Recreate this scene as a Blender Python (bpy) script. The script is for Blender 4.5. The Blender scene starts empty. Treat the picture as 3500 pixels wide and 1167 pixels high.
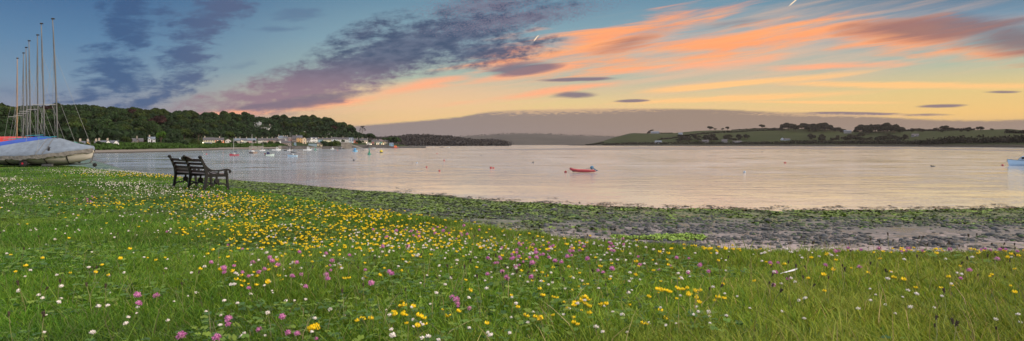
import bpy, math, random
import numpy as np
R = math.radians
random.seed(7); rng = np.random.default_rng(7)
scene = bpy.context.scene
COL = scene.collection

# ------------------------------------------------------------ camera
F, CX, HY, EYE = 2085.0, 1750.0, 494.0, 4.5      # focal length, centre and horizon in photo pixels; eye height over the water
cam = bpy.data.cameras.new('camera'); camo = bpy.data.objects.new('camera', cam); COL.objects.link(camo)
cam.sensor_width = 36; cam.lens = 36 * F / 3500; cam.clip_start = 0.05; cam.clip_end = 30000
cam.shift_y = -(583.5 - HY) / 3500
camo.location = (0, 0, EYE); camo.rotation_euler = (R(90), 0, 0)
scene.camera = camo
scene.view_settings.view_transform = 'Standard'; scene.view_settings.look = 'None'
scene.view_settings.gamma = 1; scene.view_settings.exposure = 0.13
scene.cycles.max_bounces = 6; scene.cycles.diffuse_bounces = 3; scene.cycles.glossy_bounces = 2
scene.cycles.transmission_bounces = 3; scene.cycles.volume_bounces = 0; scene.cycles.transparent_max_bounces = 6
scene.cycles.use_denoising = True; scene.cycles.sample_clamp_indirect = 1.5

def lin(r, g, b):
    f = lambda c: (c / 255 / 12.92) if c <= 10 else ((c / 255 + .055) / 1.055) ** 2.4
    return (f(r), f(g), f(b), 1)

# ------------------------------------------------------------ sky
SUN_AZ, SUN_EL = 112.0, 26.0
world = bpy.data.worlds.new('World'); scene.world = world; world.use_nodes = True
NT = world.node_tree; NT.nodes.clear()
def nd(t, **k):
    n = NT.nodes.new(t)
    for a, b in k.items(): setattr(n, a, b)
    return n
def lk(a, b): NT.links.new(a, b)
def put(sock, v):
    if isinstance(v, bpy.types.NodeSocket): lk(v, sock)
    else: sock.default_value = v
def mth(op, a, b=None, c=None, clamp=False):
    n = nd('ShaderNodeMath', operation=op, use_clamp=clamp); put(n.inputs[0], a)
    if b is not None: put(n.inputs[1], b)
    if c is not None: put(n.inputs[2], c)
    return n.outputs[0]
def mix(f, a, b):
    n = nd('ShaderNodeMix', data_type='RGBA'); put(n.inputs['Factor'], f); put(n.inputs['A'], a); put(n.inputs['B'], b)
    return n.outputs['Result']
def sstep(v, a, b):
    n = nd('ShaderNodeMapRange', interpolation_type='SMOOTHSTEP'); put(n.inputs['Value'], v)
    n.inputs['From Min'].default_value = a; n.inputs['From Max'].default_value = b
    return n.outputs['Result']
def ramp(v, stops, interp='EASE'):
    n = nd('ShaderNodeValToRGB'); put(n.inputs[0], v); cr = n.color_ramp; cr.interpolation = interp
    while len(cr.elements) < len(stops): cr.elements.new(0.5)
    for e, (p, c) in zip(cr.elements, stops): e.position = p; e.color = c
    return n.outputs[0]
def azel(px, py):
    a = math.atan((px - CX) / F); return math.degrees(a), math.degrees(math.atan((HY - py) / F * math.cos(a)))
geo = nd('ShaderNodeTexCoord'); sep = nd('ShaderNodeSeparateXYZ'); lk(geo.outputs['Generated'], sep.inputs[0])
az = mth('MULTIPLY', mth('ARCTAN2', sep.outputs[0], sep.outputs[1]), 57.2958)
el = mth('MULTIPLY', mth('ARCSINE', sep.outputs[2]), 57.2958)
cmb = nd('ShaderNodeCombineXYZ'); put(cmb.inputs[0], az); put(cmb.inputs[1], el); AE = cmb.outputs[0]
def mapped(rot=0, sx=1, sy=1, off=(0, 0)):
    n = nd('ShaderNodeMapping', vector_type='TEXTURE'); lk(AE, n.inputs[0])
    n.inputs['Location'].default_value = (off[0], off[1], 0); n.inputs['Rotation'].default_value = (0, 0, R(rot))
    n.inputs['Scale'].default_value = (sx, sy, 1); return n.outputs[0]
def noise(vec, scale=1, detail=4, rough=.55, dist=0):
    n = nd('ShaderNodeTexNoise'); lk(vec, n.inputs['Vector']); n.inputs['Scale'].default_value = scale
    n.inputs['Detail'].default_value = detail; n.inputs['Roughness'].default_value = rough; n.inputs['Distortion'].default_value = dist
    return n.outputs['Fac']
def blob(px, py, rx, ry, ang=0):
    a, e = azel(px, py); c = math.cos(R(a))
    sx = rx / F * c * c * 57.3; sy = ry / F * c * 57.3
    rot = math.degrees(math.atan(math.tan(R(ang)) / c))
    g = nd('ShaderNodeTexGradient', gradient_type='SPHERICAL'); lk(mapped(rot, sx, sy, (a, e)), g.inputs[0])
    return g.outputs['Fac']
def field(blobs, soft=None):
    f = None
    for b in blobs:
        w = b[5] if len(b) > 5 else 1.0
        v = blob(*b[:5])
        if w != 1: v = mth('MULTIPLY', v, w)
        f = v if f is None else mth('MAXIMUM', f, v)
    return f
# elevation gradient, separately for the blue left, the glow ahead and the right
E = lambda d: (d + 2) / 60.0
TOP = (1.25, 1.28, 1.32, 1); TOPR = (1.70, 1.52, 1.30, 1)  # upper sky beyond the frame made brighter to light the grass and water
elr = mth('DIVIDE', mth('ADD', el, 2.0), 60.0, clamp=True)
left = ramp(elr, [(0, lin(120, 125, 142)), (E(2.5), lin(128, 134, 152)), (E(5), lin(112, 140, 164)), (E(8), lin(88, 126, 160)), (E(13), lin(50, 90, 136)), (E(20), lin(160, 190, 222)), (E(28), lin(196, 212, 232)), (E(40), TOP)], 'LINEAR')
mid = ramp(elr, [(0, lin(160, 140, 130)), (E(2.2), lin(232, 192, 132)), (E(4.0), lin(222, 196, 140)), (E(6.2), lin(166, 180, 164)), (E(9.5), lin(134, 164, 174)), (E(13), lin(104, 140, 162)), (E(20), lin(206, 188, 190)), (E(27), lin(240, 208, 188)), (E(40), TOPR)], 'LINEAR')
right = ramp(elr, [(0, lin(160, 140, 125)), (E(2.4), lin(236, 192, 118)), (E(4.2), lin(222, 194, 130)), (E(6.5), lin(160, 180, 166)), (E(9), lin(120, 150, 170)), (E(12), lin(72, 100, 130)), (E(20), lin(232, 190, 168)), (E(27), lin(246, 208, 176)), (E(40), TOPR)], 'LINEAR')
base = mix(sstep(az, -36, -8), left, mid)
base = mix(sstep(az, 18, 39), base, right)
n_str = noise(mapped(6, 10, .9), 1.1, 8, .6, .5)           # long flat streaks
n_str2 = noise(mapped(7, 16, .8, (3, 9)), 1.1, 8, .6, .3)
n_puf = noise(mapped(6, 1.7, .6, (40, 3)), 1.0, 7, .60, .2)  # ragged puffs
n_mot = noise(mapped(18, 1.0, .62, (11, 5)), 2.6, 4, .55, .3)     # mottled altocumulus
n_cel = noise(mapped(18, 1.0, .5, (3, 2)), 5.0, 2, .5, .1)
def cover(f, n, amp, lo, hi):
    return mth('MULTIPLY', sstep(mth('ADD', f, mth('MULTIPLY', mth('SUBTRACT', n, .5), amp)), lo, hi), sstep(f, 0, .16))
sky = base
# pale high veil glow
veil = cover(field([(2500, 200, 1100, 230, 3), (1500, 330, 900, 110, 6)]), n_str2, 1.6, .10, 1.0)
sky = mix(mth('MULTIPLY', veil, .55), sky, lin(236, 186, 150))
# orange and salmon streaks
o1 = cover(field([(2080, 145, 560, 90, 11), (2560, 135, 640, 72, 5), (3080, 120, 430, 80, -3, 1.1), (2250, 210, 650, 55, 5, .9), (1750, 185, 330, 80, 14, .8), (3350, 185, 330, 55, -5, .9)]), n_str, 2.5, .10, .95)
sky = mix(mth('MULTIPLY', o1, .95), sky, mix(n_str2, lin(250, 146, 102), lin(255, 178, 112)))
o2 = cover(field([(1460, 288, 330, 30, 12), (1130, 350, 430, 28, 7, .9), (1850, 318, 420, 22, 7, .9), (2350, 230, 500, 28, 3, .8), (2850, 228, 420, 18, -1, .8), (1750, 255, 330, 20, 9, .8), (800, 385, 300, 26, 4, .8)]), n_str, 1.5, .10, .85)
sky = mix(mth('MULTIPLY', o2, .85), sky, lin(255, 170, 126))
o3 = cover(field([(2520, 288, 520, 17, 3), (3080, 292, 640, 18, -3), (2500, 338, 560, 18, 1, .95), (2760, 350, 420, 9, -2, .8)]), n_str2, 1.2, .06, .75)
sky = mix(mth('MULTIPLY', o3, .9), sky, lin(255, 196, 128))
# dark purple shreds at the right
d1 = cover(field([(3230, 98, 480, 62, -3), (3480, 130, 330, 110, -6, .8), (2150, 145, 220, 38, 14, .55), (2480, 85, 300, 26, 8, .4)]), n_str, 1.5, .0, .75)
sky = mix(mth('MULTIPLY', d1, .8), sky, lin(122, 100, 108))
# the big mottled band
band = field([(1130, 262, 560, 95, 19, 1.15), (1330, 190, 560, 110, 22, 1.2), (1560, 120, 420, 120, 18), (1640, 175, 330, 70, 6, .9), (960, 325, 420, 52, 8, .9), (1730, 70, 330, 60, 10, .7), (1240, 120, 240, 60, 25, .7)])
nb = mix(.80, n_mot, n_puf)
b1 = cover(band, nb, 2.3, -.10, .80)
sky = mix(mth('MULTIPLY', b1, .96), sky, mix(sstep(el, 4.2, 8.5), lin(140, 116, 130), mix(sstep(n_puf, .38, .66), lin(92, 102, 126), lin(64, 80, 108))))
tail = cover(field([(1800, 62, 420, 48, 8), (1650, 20, 300, 50, 5)]), n_cel, 3.2, .35, .75)
sky = mix(mth('MULTIPLY', tail, .6), sky, lin(124, 116, 134))
# two torn columns on the left
cols = field([(430, 30, 120, 110, 0), (440, 110, 110, 80, 10), (390, 225, 150, 80, -14), (420, 280, 190, 60, -5), (300, 325, 180, 30, 8, .8), (760, 20, 150, 75, 14, 1.1), (690, 85, 190, 70, 18), (640, 190, 140, 70, 12), (640, 270, 130, 50, 16, .9), (520, 340, 210, 34, 16, .9), (560, 40, 60, 40, 5, .6)])
b2 = cover(cols, n_puf, 2.7, -.04, .82)
sky = mix(mth('MULTIPLY', b2, .92), sky, mix(sstep(az, -33, -24), lin(58, 88, 128), lin(82, 96, 128)))
b4 = cover(field([(1020, 48, 150, 36, 6), (950, 100, 170, 18, 4, .8), (30, 310, 110, 40, 0, .6), (830, 225, 120, 20, 12, .7)]), n_puf, 1.2, .2, .8)
sky = mix(mth('MULTIPLY', b4, .5), sky, lin(84, 106, 138))
# small slate lenses
b3 = cover(field([(1780, 236, 175, 28, 6), (1980, 272, 170, 9, 1), (1962, 325, 100, 16, 2), (3210, 363, 110, 9, 0, 1.2), (1070, 345, 270, 26, 8), (2150, 345, 80, 7, 0, .8), (860, 366, 90, 12, 8, .9), (3430, 315, 90, 6, -2, .7), (2950, 390, 330, 8, -2, .9)]), n_str, 1.6, .04, .62)
sky = mix(mth('MULTIPLY', b3, .88), sky, lin(118, 106, 122))
# low bank of cloud over the horizon with a ragged top
BP = [(700, 480), (1150, 436), (1350, 420), (1560, 401), (1700, 380), (1900, 374), (2150, 371), (2450, 374), (2650, 384), (2950, 396), (3350, 412), (3500, 408)]
fc = nd('ShaderNodeFloatCurve'); put(fc.inputs['Value'], mth('DIVIDE', mth('ADD', az, 60.0), 120.0, clamp=True))
cu = fc.mapping.curves[0]; pts = [((a + 60) / 120, e / 10) for a, e in (azel(*p) for p in BP)]
cu.points[0].location = (0, .04); cu.points[1].location = (1, .2)
for p in pts: cu.points.new(*p)
fc.mapping.update()
edge = mth('MULTIPLY', fc.outputs[0], 10.0)
n_bk = noise(mapped(3, 1.8, .26, (5, 5)), 3.0, 5, .6, 0)
dist = mth('ADD', mth('SUBTRACT', edge, el), mth('MULTIPLY', mth('SUBTRACT', n_bk, .5), .35))
bank = sstep(dist, -.10, .16)
sky = mix(mth('MULTIPLY', bank, .93), sky, mix(sstep(az, -25, 22), lin(126, 120, 126), lin(142, 124, 114)))
fr = cover(field([(1950, 377, 640, 20, 1), (2850, 395, 560, 10, -2, .9)]), n_bk, 3.4, .30, .85)
sky = mix(mth('MULTIPLY', fr, .55), sky, lin(232, 190, 142))
tr = sstep(field([(1831, 133, 14, 2.6, 50, 1.0), (1838, 125, 6, 1.8, 50, 1.0), (2712, 8, 26, 2.6, 37, 1.0)]), .05, .5)
sky = mix(tr, sky, lin(255, 226, 190))
below = sstep(el, -1.5, -.2)
sky = mix(below, lin(120, 112, 108), sky)
ns = nd('ShaderNodeTexSky', sky_type='NISHITA', sun_disc=False)
ns.sun_elevation = R(SUN_EL); ns.sun_rotation = R(SUN_AZ)
nm = nd('ShaderNodeMix', data_type='RGBA', blend_type='ADD'); nm.inputs['Factor'].default_value = 0.0008
put(nm.inputs['A'], sky); lk(ns.outputs[0], nm.inputs['B'])
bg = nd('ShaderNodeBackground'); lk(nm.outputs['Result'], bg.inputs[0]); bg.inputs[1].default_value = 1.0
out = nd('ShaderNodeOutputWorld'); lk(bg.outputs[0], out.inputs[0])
world.cycles.sampling_method = 'MANUAL'; world.cycles.sample_map_resolution = 512

# ------------------------------------------------------------ sun: warm fill added from behind right, off the sunset, to light the fronts
sl = bpy.data.lights.new('sun_fill', 'SUN'); so = bpy.data.objects.new('sun_fill', sl); COL.objects.link(so)
sl.energy = 2.6; sl.angle = R(11); sl.color = (1, .86, .68)
so.rotation_euler = (R(90 - SUN_EL), 0, R(180 - SUN_AZ)); so.location = (0, 0, 60)

# ------------------------------------------------------------ helpers
def tag(o, label=None, cat=None, group=None, kind=None):
    if label: o['label'] = label
    if cat: o['category'] = cat
    if group: o['group'] = group
    if kind: o['kind'] = kind
    return o
def empty(name, loc=(0, 0, 0), rz=0, label=None, cat=None, group=None):
    o = bpy.data.objects.new(name, None); COL.objects.link(o); o.location = loc; o.rotation_euler = (0, 0, rz)
    o.empty_display_size = .2
    return tag(o, label, cat, group)
def copy_tree(o, parent=None):
    c = o.copy(); COL.objects.link(c); c.parent = parent
    for k in [k for k in o.children]: copy_tree(k, c)
    return c
def material(name, col, rough=.7, var=.15, scale=8.0, metal=0, trans=0, attr=None, spec=.5, bump=0, col2=None, stretch=(1, 1, 1), haz=None, emit=None, coat=0):
    m = bpy.data.materials.new(name); m.use_nodes = True; t = m.node_tree; N = t.nodes; P = N['Principled BSDF']
    P.inputs['Roughness'].default_value = rough; P.inputs['Metallic'].default_value = metal
    P.inputs['Specular IOR Level'].default_value = spec; P.inputs['Coat Weight'].default_value = coat
    tc = N.new('ShaderNodeTexCoord'); mp = N.new('ShaderNodeMapping'); t.links.new(tc.outputs['Object'], mp.inputs[0]); mp.inputs['Scale'].default_value = stretch
    nz = N.new('ShaderNodeTexNoise'); nz.inputs['Scale'].default_value = scale; nz.inputs['Detail'].default_value = 5; t.links.new(mp.outputs[0], nz.inputs['Vector'])
    mx = N.new('ShaderNodeMix'); mx.data_type = 'RGBA'
    c = tuple(col[:3]); lo = tuple(max(0, v * (1 - var)) for v in c); hi = tuple(min(1, v * (1 + var)) for v in c) if col2 is None else tuple(col2[:3])
    rp = N.new('ShaderNodeMapRange'); rp.inputs['From Min'].default_value = .3; rp.inputs['From Max'].default_value = .7; t.links.new(nz.outputs['Fac'], rp.inputs['Value'])
    t.links.new(rp.outputs[0], mx.inputs['Factor']); mx.inputs['A'].default_value = lo + (1,); mx.inputs['B'].default_value = hi + (1,)
    outc = mx.outputs['Result']
    if attr:
        at = N.new('ShaderNodeVertexColor'); at.layer_name = attr
        m2 = N.new('ShaderNodeMix'); m2.data_type = 'RGBA'; m2.blend_type = 'MULTIPLY'; m2.inputs['Factor'].default_value = 1
        t.links.new(at.outputs[0], m2.inputs['A']); t.links.new(outc, m2.inputs['B']); outc = m2.outputs['Result']
    t.links.new(outc, P.inputs['Base Color'])
    if bump:
        b = N.new('ShaderNodeBump'); b.inputs['Strength'].default_value = bump; b.inputs['Distance'].default_value = .05
        t.links.new(nz.outputs['Fac'], b.inputs['Height']); t.links.new(b.outputs[0], P.inputs['Normal'])
    if emit:
        P.inputs['Emission Color'].default_value = emit[:3] + (1,); P.inputs['Emission Strength'].default_value = emit[3]
    if trans:
        tl = N.new('ShaderNodeBsdfTranslucent'); t.links.new(outc, tl.inputs[0]); ms = N.new('ShaderNodeMixShader'); ms.inputs[0].default_value = trans
        t.links.new(P.outputs[0], ms.inputs[1]); t.links.new(tl.outputs[0], ms.inputs[2]); t.links.new(ms.outputs[0], N['Material Output'].inputs[0])
    return m
_mc = {}
def paint(r, g, b, rough=.6, var=.1, scale=3, **k):
    key = (r, g, b, rough, var, scale, tuple(sorted(k.items())))
    if key not in _mc: _mc[key] = material('paint', lin(r, g, b), rough, var, scale, **k)
    return _mc[key]
class MB:
    def __init__(s): s.v = []; s.f = []
    def add(s, vs, fs):
        n = len(s.v); s.v += [tuple(map(float, v)) for v in vs]; s.f += [tuple(n + i for i in f) for f in fs]; return s
    def box(s, c, d, rz=0, tx=1, ty=1):
        cx, cy, cz = c; a, b, h = d[0] / 2, d[1] / 2, d[2] / 2; vs = []
        for z, kx, ky in ((-h, 1, 1), (h, tx, ty)):
            for x, y in ((-a, -b), (a, -b), (a, b), (-a, b)):
                x *= kx; y *= ky; vs.append((cx + x * math.cos(rz) - y * math.sin(rz), cy + x * math.sin(rz) + y * math.cos(rz), cz + z))
        return s.add(vs, [(0, 3, 2, 1), (4, 5, 6, 7), (0, 1, 5, 4), (1, 2, 6, 5), (2, 3, 7, 6), (3, 0, 4, 7)])
    def tube(s, pts, r, n=8, caps=True):
        P = [np.array(p, float) for p in pts]; rs = r if hasattr(r, '__len__') else [r] * len(P); rings = []; up = None
        for i, p in enumerate(P):
            t = P[min(i + 1, len(P) - 1)] - P[max(i - 1, 0)]; t /= np.linalg.norm(t) + 1e-9
            if up is None: up = np.array((0, 0, 1.)) if abs(t[2]) < .9 else np.array((1., 0, 0))
            a = np.cross(t, up); a /= np.linalg.norm(a) + 1e-9; b = np.cross(a, t); up = b
            rings.append([p + rs[i] * (math.cos(2 * math.pi * k / n) * a + math.sin(2 * math.pi * k / n) * b) for k in range(n)])
        fs = [(i * n + k, i * n + (k + 1) % n, (i + 1) * n + (k + 1) % n, (i + 1) * n + k) for i in range(len(P) - 1) for k in range(n)]
        if caps: fs += [tuple(range(n))[::-1], tuple((len(P) - 1) * n + k for k in range(n))]
        return s.add([q for r_ in rings for q in r_], fs)
    def strap(s, pts, w, d, axis):   # rectangular bar swept in the plane across `axis`
        P = [np.array(p, float) for p in pts]; ax = np.array(axis, float); rings = []
        ws = w if hasattr(w, '__len__') else [w] * len(P)
        for i, p in enumerate(P):
            t = P[min(i + 1, len(P) - 1)] - P[max(i - 1, 0)]; t /= np.linalg.norm(t) + 1e-9; nrm = np.cross(t, ax); h = ws[i] / 2
            rings.append([p + nrm * h + ax * d / 2, p - nrm * h + ax * d / 2, p - nrm * h - ax * d / 2, p + nrm * h - ax * d / 2])
        fs = [(i * 4 + k, i * 4 + (k + 1) % 4, (i + 1) * 4 + (k + 1) % 4, (i + 1) * 4 + k) for i in range(len(P) - 1) for k in range(4)]
        fs += [(3, 2, 1, 0), tuple((len(P) - 1) * 4 + k for k in range(4))]
        return s.add([q for r_ in rings for q in r_], fs)
    def lathe(s, prof, c=(0, 0, 0), n=16):
        vs = [(c[0] + r * math.cos(2 * math.pi * k / n), c[1] + r * math.sin(2 * math.pi * k / n), c[2] + z) for r, z in prof for k in range(n)]
        fs = [(i * n + k, i * n + (k + 1) % n, (i + 1) * n + (k + 1) % n, (i + 1) * n + k) for i in range(len(prof) - 1) for k in range(n)]
        return s.add(vs, fs + [tuple(range(n))[::-1], tuple((len(prof) - 1) * n + k for k in range(n))])
    def ball(s, c, r, n=10, m=7, sq=1):
        return s.lathe([(max(.001, r * math.sin(math.pi * i / m)), -r * sq * math.cos(math.pi * i / m)) for i in range(m + 1)], c, n)
    def loft(s, secs, close=False, caps=True):
        n = len(secs[0]); k = n if close else n - 1
        fs = [(i * n + j, i * n + (j + 1) % n, (i + 1) * n + (j + 1) % n, (i + 1) * n + j) for i in range(len(secs) - 1) for j in range(k)]
        if caps: fs += [tuple(range(n))[::-1], tuple((len(secs) - 1) * n + j for j in range(n))]
        return s.add([p for q in secs for p in q], fs)
    def prism(s, poly, d, axis=1):   # polygon in the plane across `axis`, extruded +-d/2
        vs = []
        for o in (-d / 2, d / 2):
            for a, b in poly: v = [a, b]; v.insert(axis, o); vs.append(v)
        n = len(poly)
        return s.add(vs, [tuple(range(n)), tuple(range(2 * n - 1, n - 1, -1))] + [(i, i + n, (i + 1) % n + n, (i + 1) % n) for i in range(n)])
    def build(s, name, mat, parent=None, smooth=False, loc=None):
        me = bpy.data.meshes.new(name); me.from_pydata(s.v, [], s.f)
        for m in (mat if isinstance(mat, (list, tuple)) else [mat]): me.materials.append(m)
        if smooth: me.polygons.foreach_set('use_smooth', [True] * len(me.polygons))
        o = bpy.data.objects.new(name, me); COL.objects.link(o)
        import bmesh
        bm = bmesh.new(); bm.from_mesh(me); bmesh.ops.recalc_face_normals(bm, faces=bm.faces); bm.to_mesh(me); bm.free()
        if parent: o.parent = parent
        if loc is not None: o.location = loc
        return o
def fast_mesh(name, V, faces_n, loops, mat, tint=None, smooth=False, parent=None):
    """V (n,3); faces_n: corner counts; loops: flat vertex indices; tint per vertex."""
    me = bpy.data.meshes.new(name); me.vertices.add(len(V)); me.vertices.foreach_set('co', np.ascontiguousarray(V, dtype=np.float32).ravel())
    me.loops.add(len(loops)); me.loops.foreach_set('vertex_index', np.ascontiguousarray(loops, dtype=np.int32))
    me.polygons.add(len(faces_n)); st = np.concatenate([[0], np.cumsum(faces_n)[:-1]]).astype(np.int32)
    me.polygons.foreach_set('loop_start', st); me.update(calc_edges=True)
    if smooth: me.polygons.foreach_set('use_smooth', np.ones(len(faces_n), bool))
    if tint is not None:
        a = me.color_attributes.new('tint', 'FLOAT_COLOR', 'POINT'); t4 = np.ones((len(V), 4), np.float32); t4[:, :3] = tint; a.data.foreach_set('color', t4.ravel())
    me.materials.append(mat); o = bpy.data.objects.new(name, me); COL.objects.link(o)
    if parent: o.parent = parent
    return o
def quads(name, C, U, W, mat, tint=None, **k):
    """one quad per row: centre C, half axes U and W"""
    n = len(C); V = np.stack([C - U - W, C + U - W, C + U + W, C - U + W], 1).reshape(-1, 3)
    return fast_mesh(name, V, np.full(n, 4), np.arange(4 * n), mat, None if tint is None else np.repeat(tint, 4, 0), **k)
def vnoise(x, y, seed=0):
    xi = np.floor(x).astype(np.int64); yi = np.floor(y).astype(np.int64); fx = x - xi; fy = y - yi
    fx = fx * fx * (3 - 2 * fx); fy = fy * fy * (3 - 2 * fy)
    def h(a, b):
        v = (a * 374761393 + b * 668265263 + seed * 1442695041) & 0x7fffffff; v = ((v ^ (v >> 13)) * 1274126177) & 0x7fffffff
        return ((v ^ (v >> 16)) & 0xffff) / 65535.0
    return (h(xi, yi) * (1 - fx) + h(xi + 1, yi) * fx) * (1 - fy) + (h(xi, yi + 1) * (1 - fx) + h(xi + 1, yi + 1) * fx) * fy
def fbm(x, y, seed=0, o=4): return sum(vnoise(x * 2 ** i, y * 2 ** i, seed + i) * .5 ** i for i in range(o)) / sum(.5 ** i for i in range(o))
def ss(v, a, b): t = np.clip((np.asarray(v, float) - a) / (b - a), 0, 1); return t * t * (3 - 2 * t)
def WX(px, Y): return (px - CX) / F * Y
def WZ(py, Y): return EYE - (py - HY) / F * Y

# ------------------------------------------------------------ terrain
def drop(Y): return np.interp(Y, [0, 2.3, 5.6, 9, 12, 17, 30, 60], [.78, .80, .95, 1.08, 1.15, 1.2, 1.15, 1.1])
_e = [(310, 572, 1.15), (400, 580, 1.15), (500, 590, 1.18), (600, 600, 1.2), (800, 638, 1.2), (900, 652, 1.2), (1100, 684, 1.18), (1300, 716, 1.12), (1500, 750, 1.1), (1700, 782, 1.05), (1900, 802, 1.02), (2100, 824, 1.0), (2300, 837, .98), (2500, 848, .97), (3000, 856, .95), (3500, 858, .95)]
_e = [(p, q + .05 * (q - HY) / d, d) for p, q, d in _e]   # leave room for the height of the grass
_ex = sorted([(WX(p, d * F / (q - HY)), d * F / (q - HY)) for p, q, d in _e]); EX = [-75, -40, -34, -29, -25, -22] + [a for a, b in _ex] + [12]; EY = [100, 50.5, 43.7, 37.6, 33.5, 31.3] + [b for a, b in _ex] + [5.9]
_w = [(560, 600), (800, 618), (1000, 632), (1200, 652), (1500, 672), (1700, 690), (1900, 700), (2100, 708), (2300, 715), (2600, 721), (3000, 721), (3500, 714)]
_wx = sorted([(WX(p, EYE * F / (q - HY)), EYE * F / (q - HY)) for p, q in _w]); WXS = [-200, -150, -100, -70] + [a for a, b in _wx] + [60]; WYS = [292, 215, 150, 110] + [b for a, b in _wx] + [45]
def Ye(X): return np.interp(X, EX, EY) + (fbm(np.asarray(X, float) * 1.3, X * 0 + 3., 5) - .5) * .25
def Yw(X): return np.interp(X, WXS, WYS)
def z_near(X, Y):
    e = Ye(X); w = Yw(X) + (fbm(X * .35, X * 0 + 1., 9) - .5) * 2.4; d = (Y - e) * .85
    g = EYE - drop(np.minimum(Y, e)); Dw = np.maximum((w - e) * .85 - 3.4, 4)
    bz = .8 * (1 - (d - 3.4) / Dw); bz = np.maximum(bz, -2.5)
    t = ss(d, -.25, 3.4)
    z = np.where(d < 3.4, g * (1 - t) + .8 * t, bz)
    bump = (fbm(X * .8, Y * .8, 2) - .5) * .07
    return z + np.where(d < 0, bump, (fbm(X * .6, Y * .6, 3) - .5) * .12 * ss(d, 3, 6) * (bz > -1))
SY = [0, 100, 150, 220, 293, 375, 552, 650, 750, 800, 900, 1000, 1060, 1100, 1400]; SX = [100, -60, -100, -150, -203, -207, -244, -240, -234, -211, -173, -158, -200, -420, -900]
HGY = [0, 250, 300, 350, 420, 520, 650, 780, 900, 1000, 1080, 1150, 1200, 1260, 1400]; HGZ = [4, 11, 14, 14, 18, 24, 31, 32, 34, 37, 35, 27, 16, 8, 5]
def shore_x(Y): return np.interp(Y, SY, SX)
def z_left(X, Y):
    d = shore_x(Y) - X + (fbm(X * .02, Y * .02, 4) - .5) * 6
    z = np.interp(d, [-60, 0, 13, 20, 35, 62], [-3, -.05, 1.7, 3.5, 5.2, 7.6])
    return z + np.maximum(np.interp(Y, HGY, HGZ) - 7, -2) * ss(d, 55, 150) + (fbm(X * .01, Y * .01, 6) - .5) * 4 * ss(d, 60, 120)
RS = [(1955, 496), (2000, 495), (2030, 490), (2060, 483), (2100, 470), (2150, 457), (2165, 455.5), (2230, 457), (2300, 456), (2380, 448), (2450, 446), (2500, 446), (2600, 441), (2700, 440), (2820, 442), (2880, 450), (3000, 449), (3100, 447), (3200, 446), (3300, 446), (3400, 443), (3450, 441), (3500, 446), (3600, 455), (3800, 470), (4200, 480)]
RYS = [(1900, 2500), (2000, 2250), (2100, 2080), (2300, 1900), (2500, 1800), (2800, 1600), (3000, 1430), (3200, 1150), (3500, 850), (3700, 750), (4200, 650)]
def right_shore(px): return np.interp(px, [a for a, b in RYS], [b for a, b in RYS])
def z_right(X, Y):
    Y = np.maximum(Y, 1.); px = CX + F * X / Y; s = right_shore(px); t = (Y - s) / 480
    top = (HY - np.interp(px, [a for a, b in RS], [b for a, b in RS])) / F * (s + 480) + EYE
    top = np.where(px < 1955, 0, top)
    prof = np.interp(t, [-.2, 0, .02, .06, .3, .62, 1, 1.3, 2.5], [-.15, 0, .06, .10, .40, .76, 1, .98, .6])
    return np.where((px > 1940) & (t > -.2) & (t < 2.5), prof * top + (fbm(X * .012, Y * .012, 8) - .5) * 3 * (t > .08) * (t < .9), -3)

def grid_mesh(name, XX, YY, ZZ, mat, **k):
    r, c = XX.shape; V = np.stack([XX, YY, ZZ], -1).reshape(-1, 3); i = np.arange((r - 1) * c).reshape(r - 1, c)[:, :-1].ravel()
    L = np.stack([i, i + 1, i + c + 1, i + c], 1).ravel()
    o = fast_mesh(name, V, np.full(len(i), 4), L, mat, smooth=True, **k); return o

def nodes_of(m): t = m.node_tree; return t, t.nodes, t.nodes['Principled BSDF']
# soil under the grass
m_soil = material('meadow_soil', (.035, .06, .014), .9, .35, 3, bump=.4)
# foreshore: pink sand, slate stones, weed, in bands that follow the tide line (attribute 'shore' = 0 at the bank, 1 at the water)
m_beach = bpy.data.materials.new('foreshore'); m_beach.use_nodes = True; t, N, P = nodes_of(m_beach)
def tn(tp, **k):
    n = N.new(tp)
    for a, b in k.items(): setattr(n, a, b)
    return n
tc = tn('ShaderNodeTexCoord'); at = tn('ShaderNodeVertexColor'); at.layer_name = 'tint'; sp = tn('ShaderNodeSeparateColor'); t.links.new(at.outputs[0], sp.inputs[0])
def tnoise(sc, det=5, st=(1, 1, 1)):
    mp = tn('ShaderNodeMapping'); mp.inputs['Scale'].default_value = st; t.links.new(tc.outputs['Object'], mp.inputs[0])
    n = tn('ShaderNodeTexNoise'); n.inputs['Scale'].default_value = sc; n.inputs['Detail'].default_value = det; n.inputs['Roughness'].default_value = .65; t.links.new(mp.outputs[0], n.inputs[0]); return n.outputs['Fac']
def tm(op, a, b):
    n = tn('ShaderNodeMath', operation=op)
    for i, v in ((0, a), (1, b)):
        if isinstance(v, (int, float)): n.inputs[i].default_value = v
        else: t.links.new(v, n.inputs[i])
    return n.outputs[0]
def tsm(v, a, b):
    n = tn('ShaderNodeMapRange', interpolation_type='SMOOTHSTEP'); t.links.new(v, n.inputs['Value']); n.inputs['From Min'].default_value = a; n.inputs['From Max'].default_value = b; return n.outputs[0]
def tmix(f, a, b):
    n = tn('ShaderNodeMix', data_type='RGBA')
    for s_, v in (('Factor', f), ('A', a), ('B', b)):
        if isinstance(v, (tuple, float)): n.inputs[s_].default_value = v
        else: t.links.new(v, n.inputs[s_])
    return n.outputs['Result']
sh = sp.outputs[0]; n1 = tnoise(2.2); n2 = tnoise(.5); n3 = tnoise(9, 4)
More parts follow.
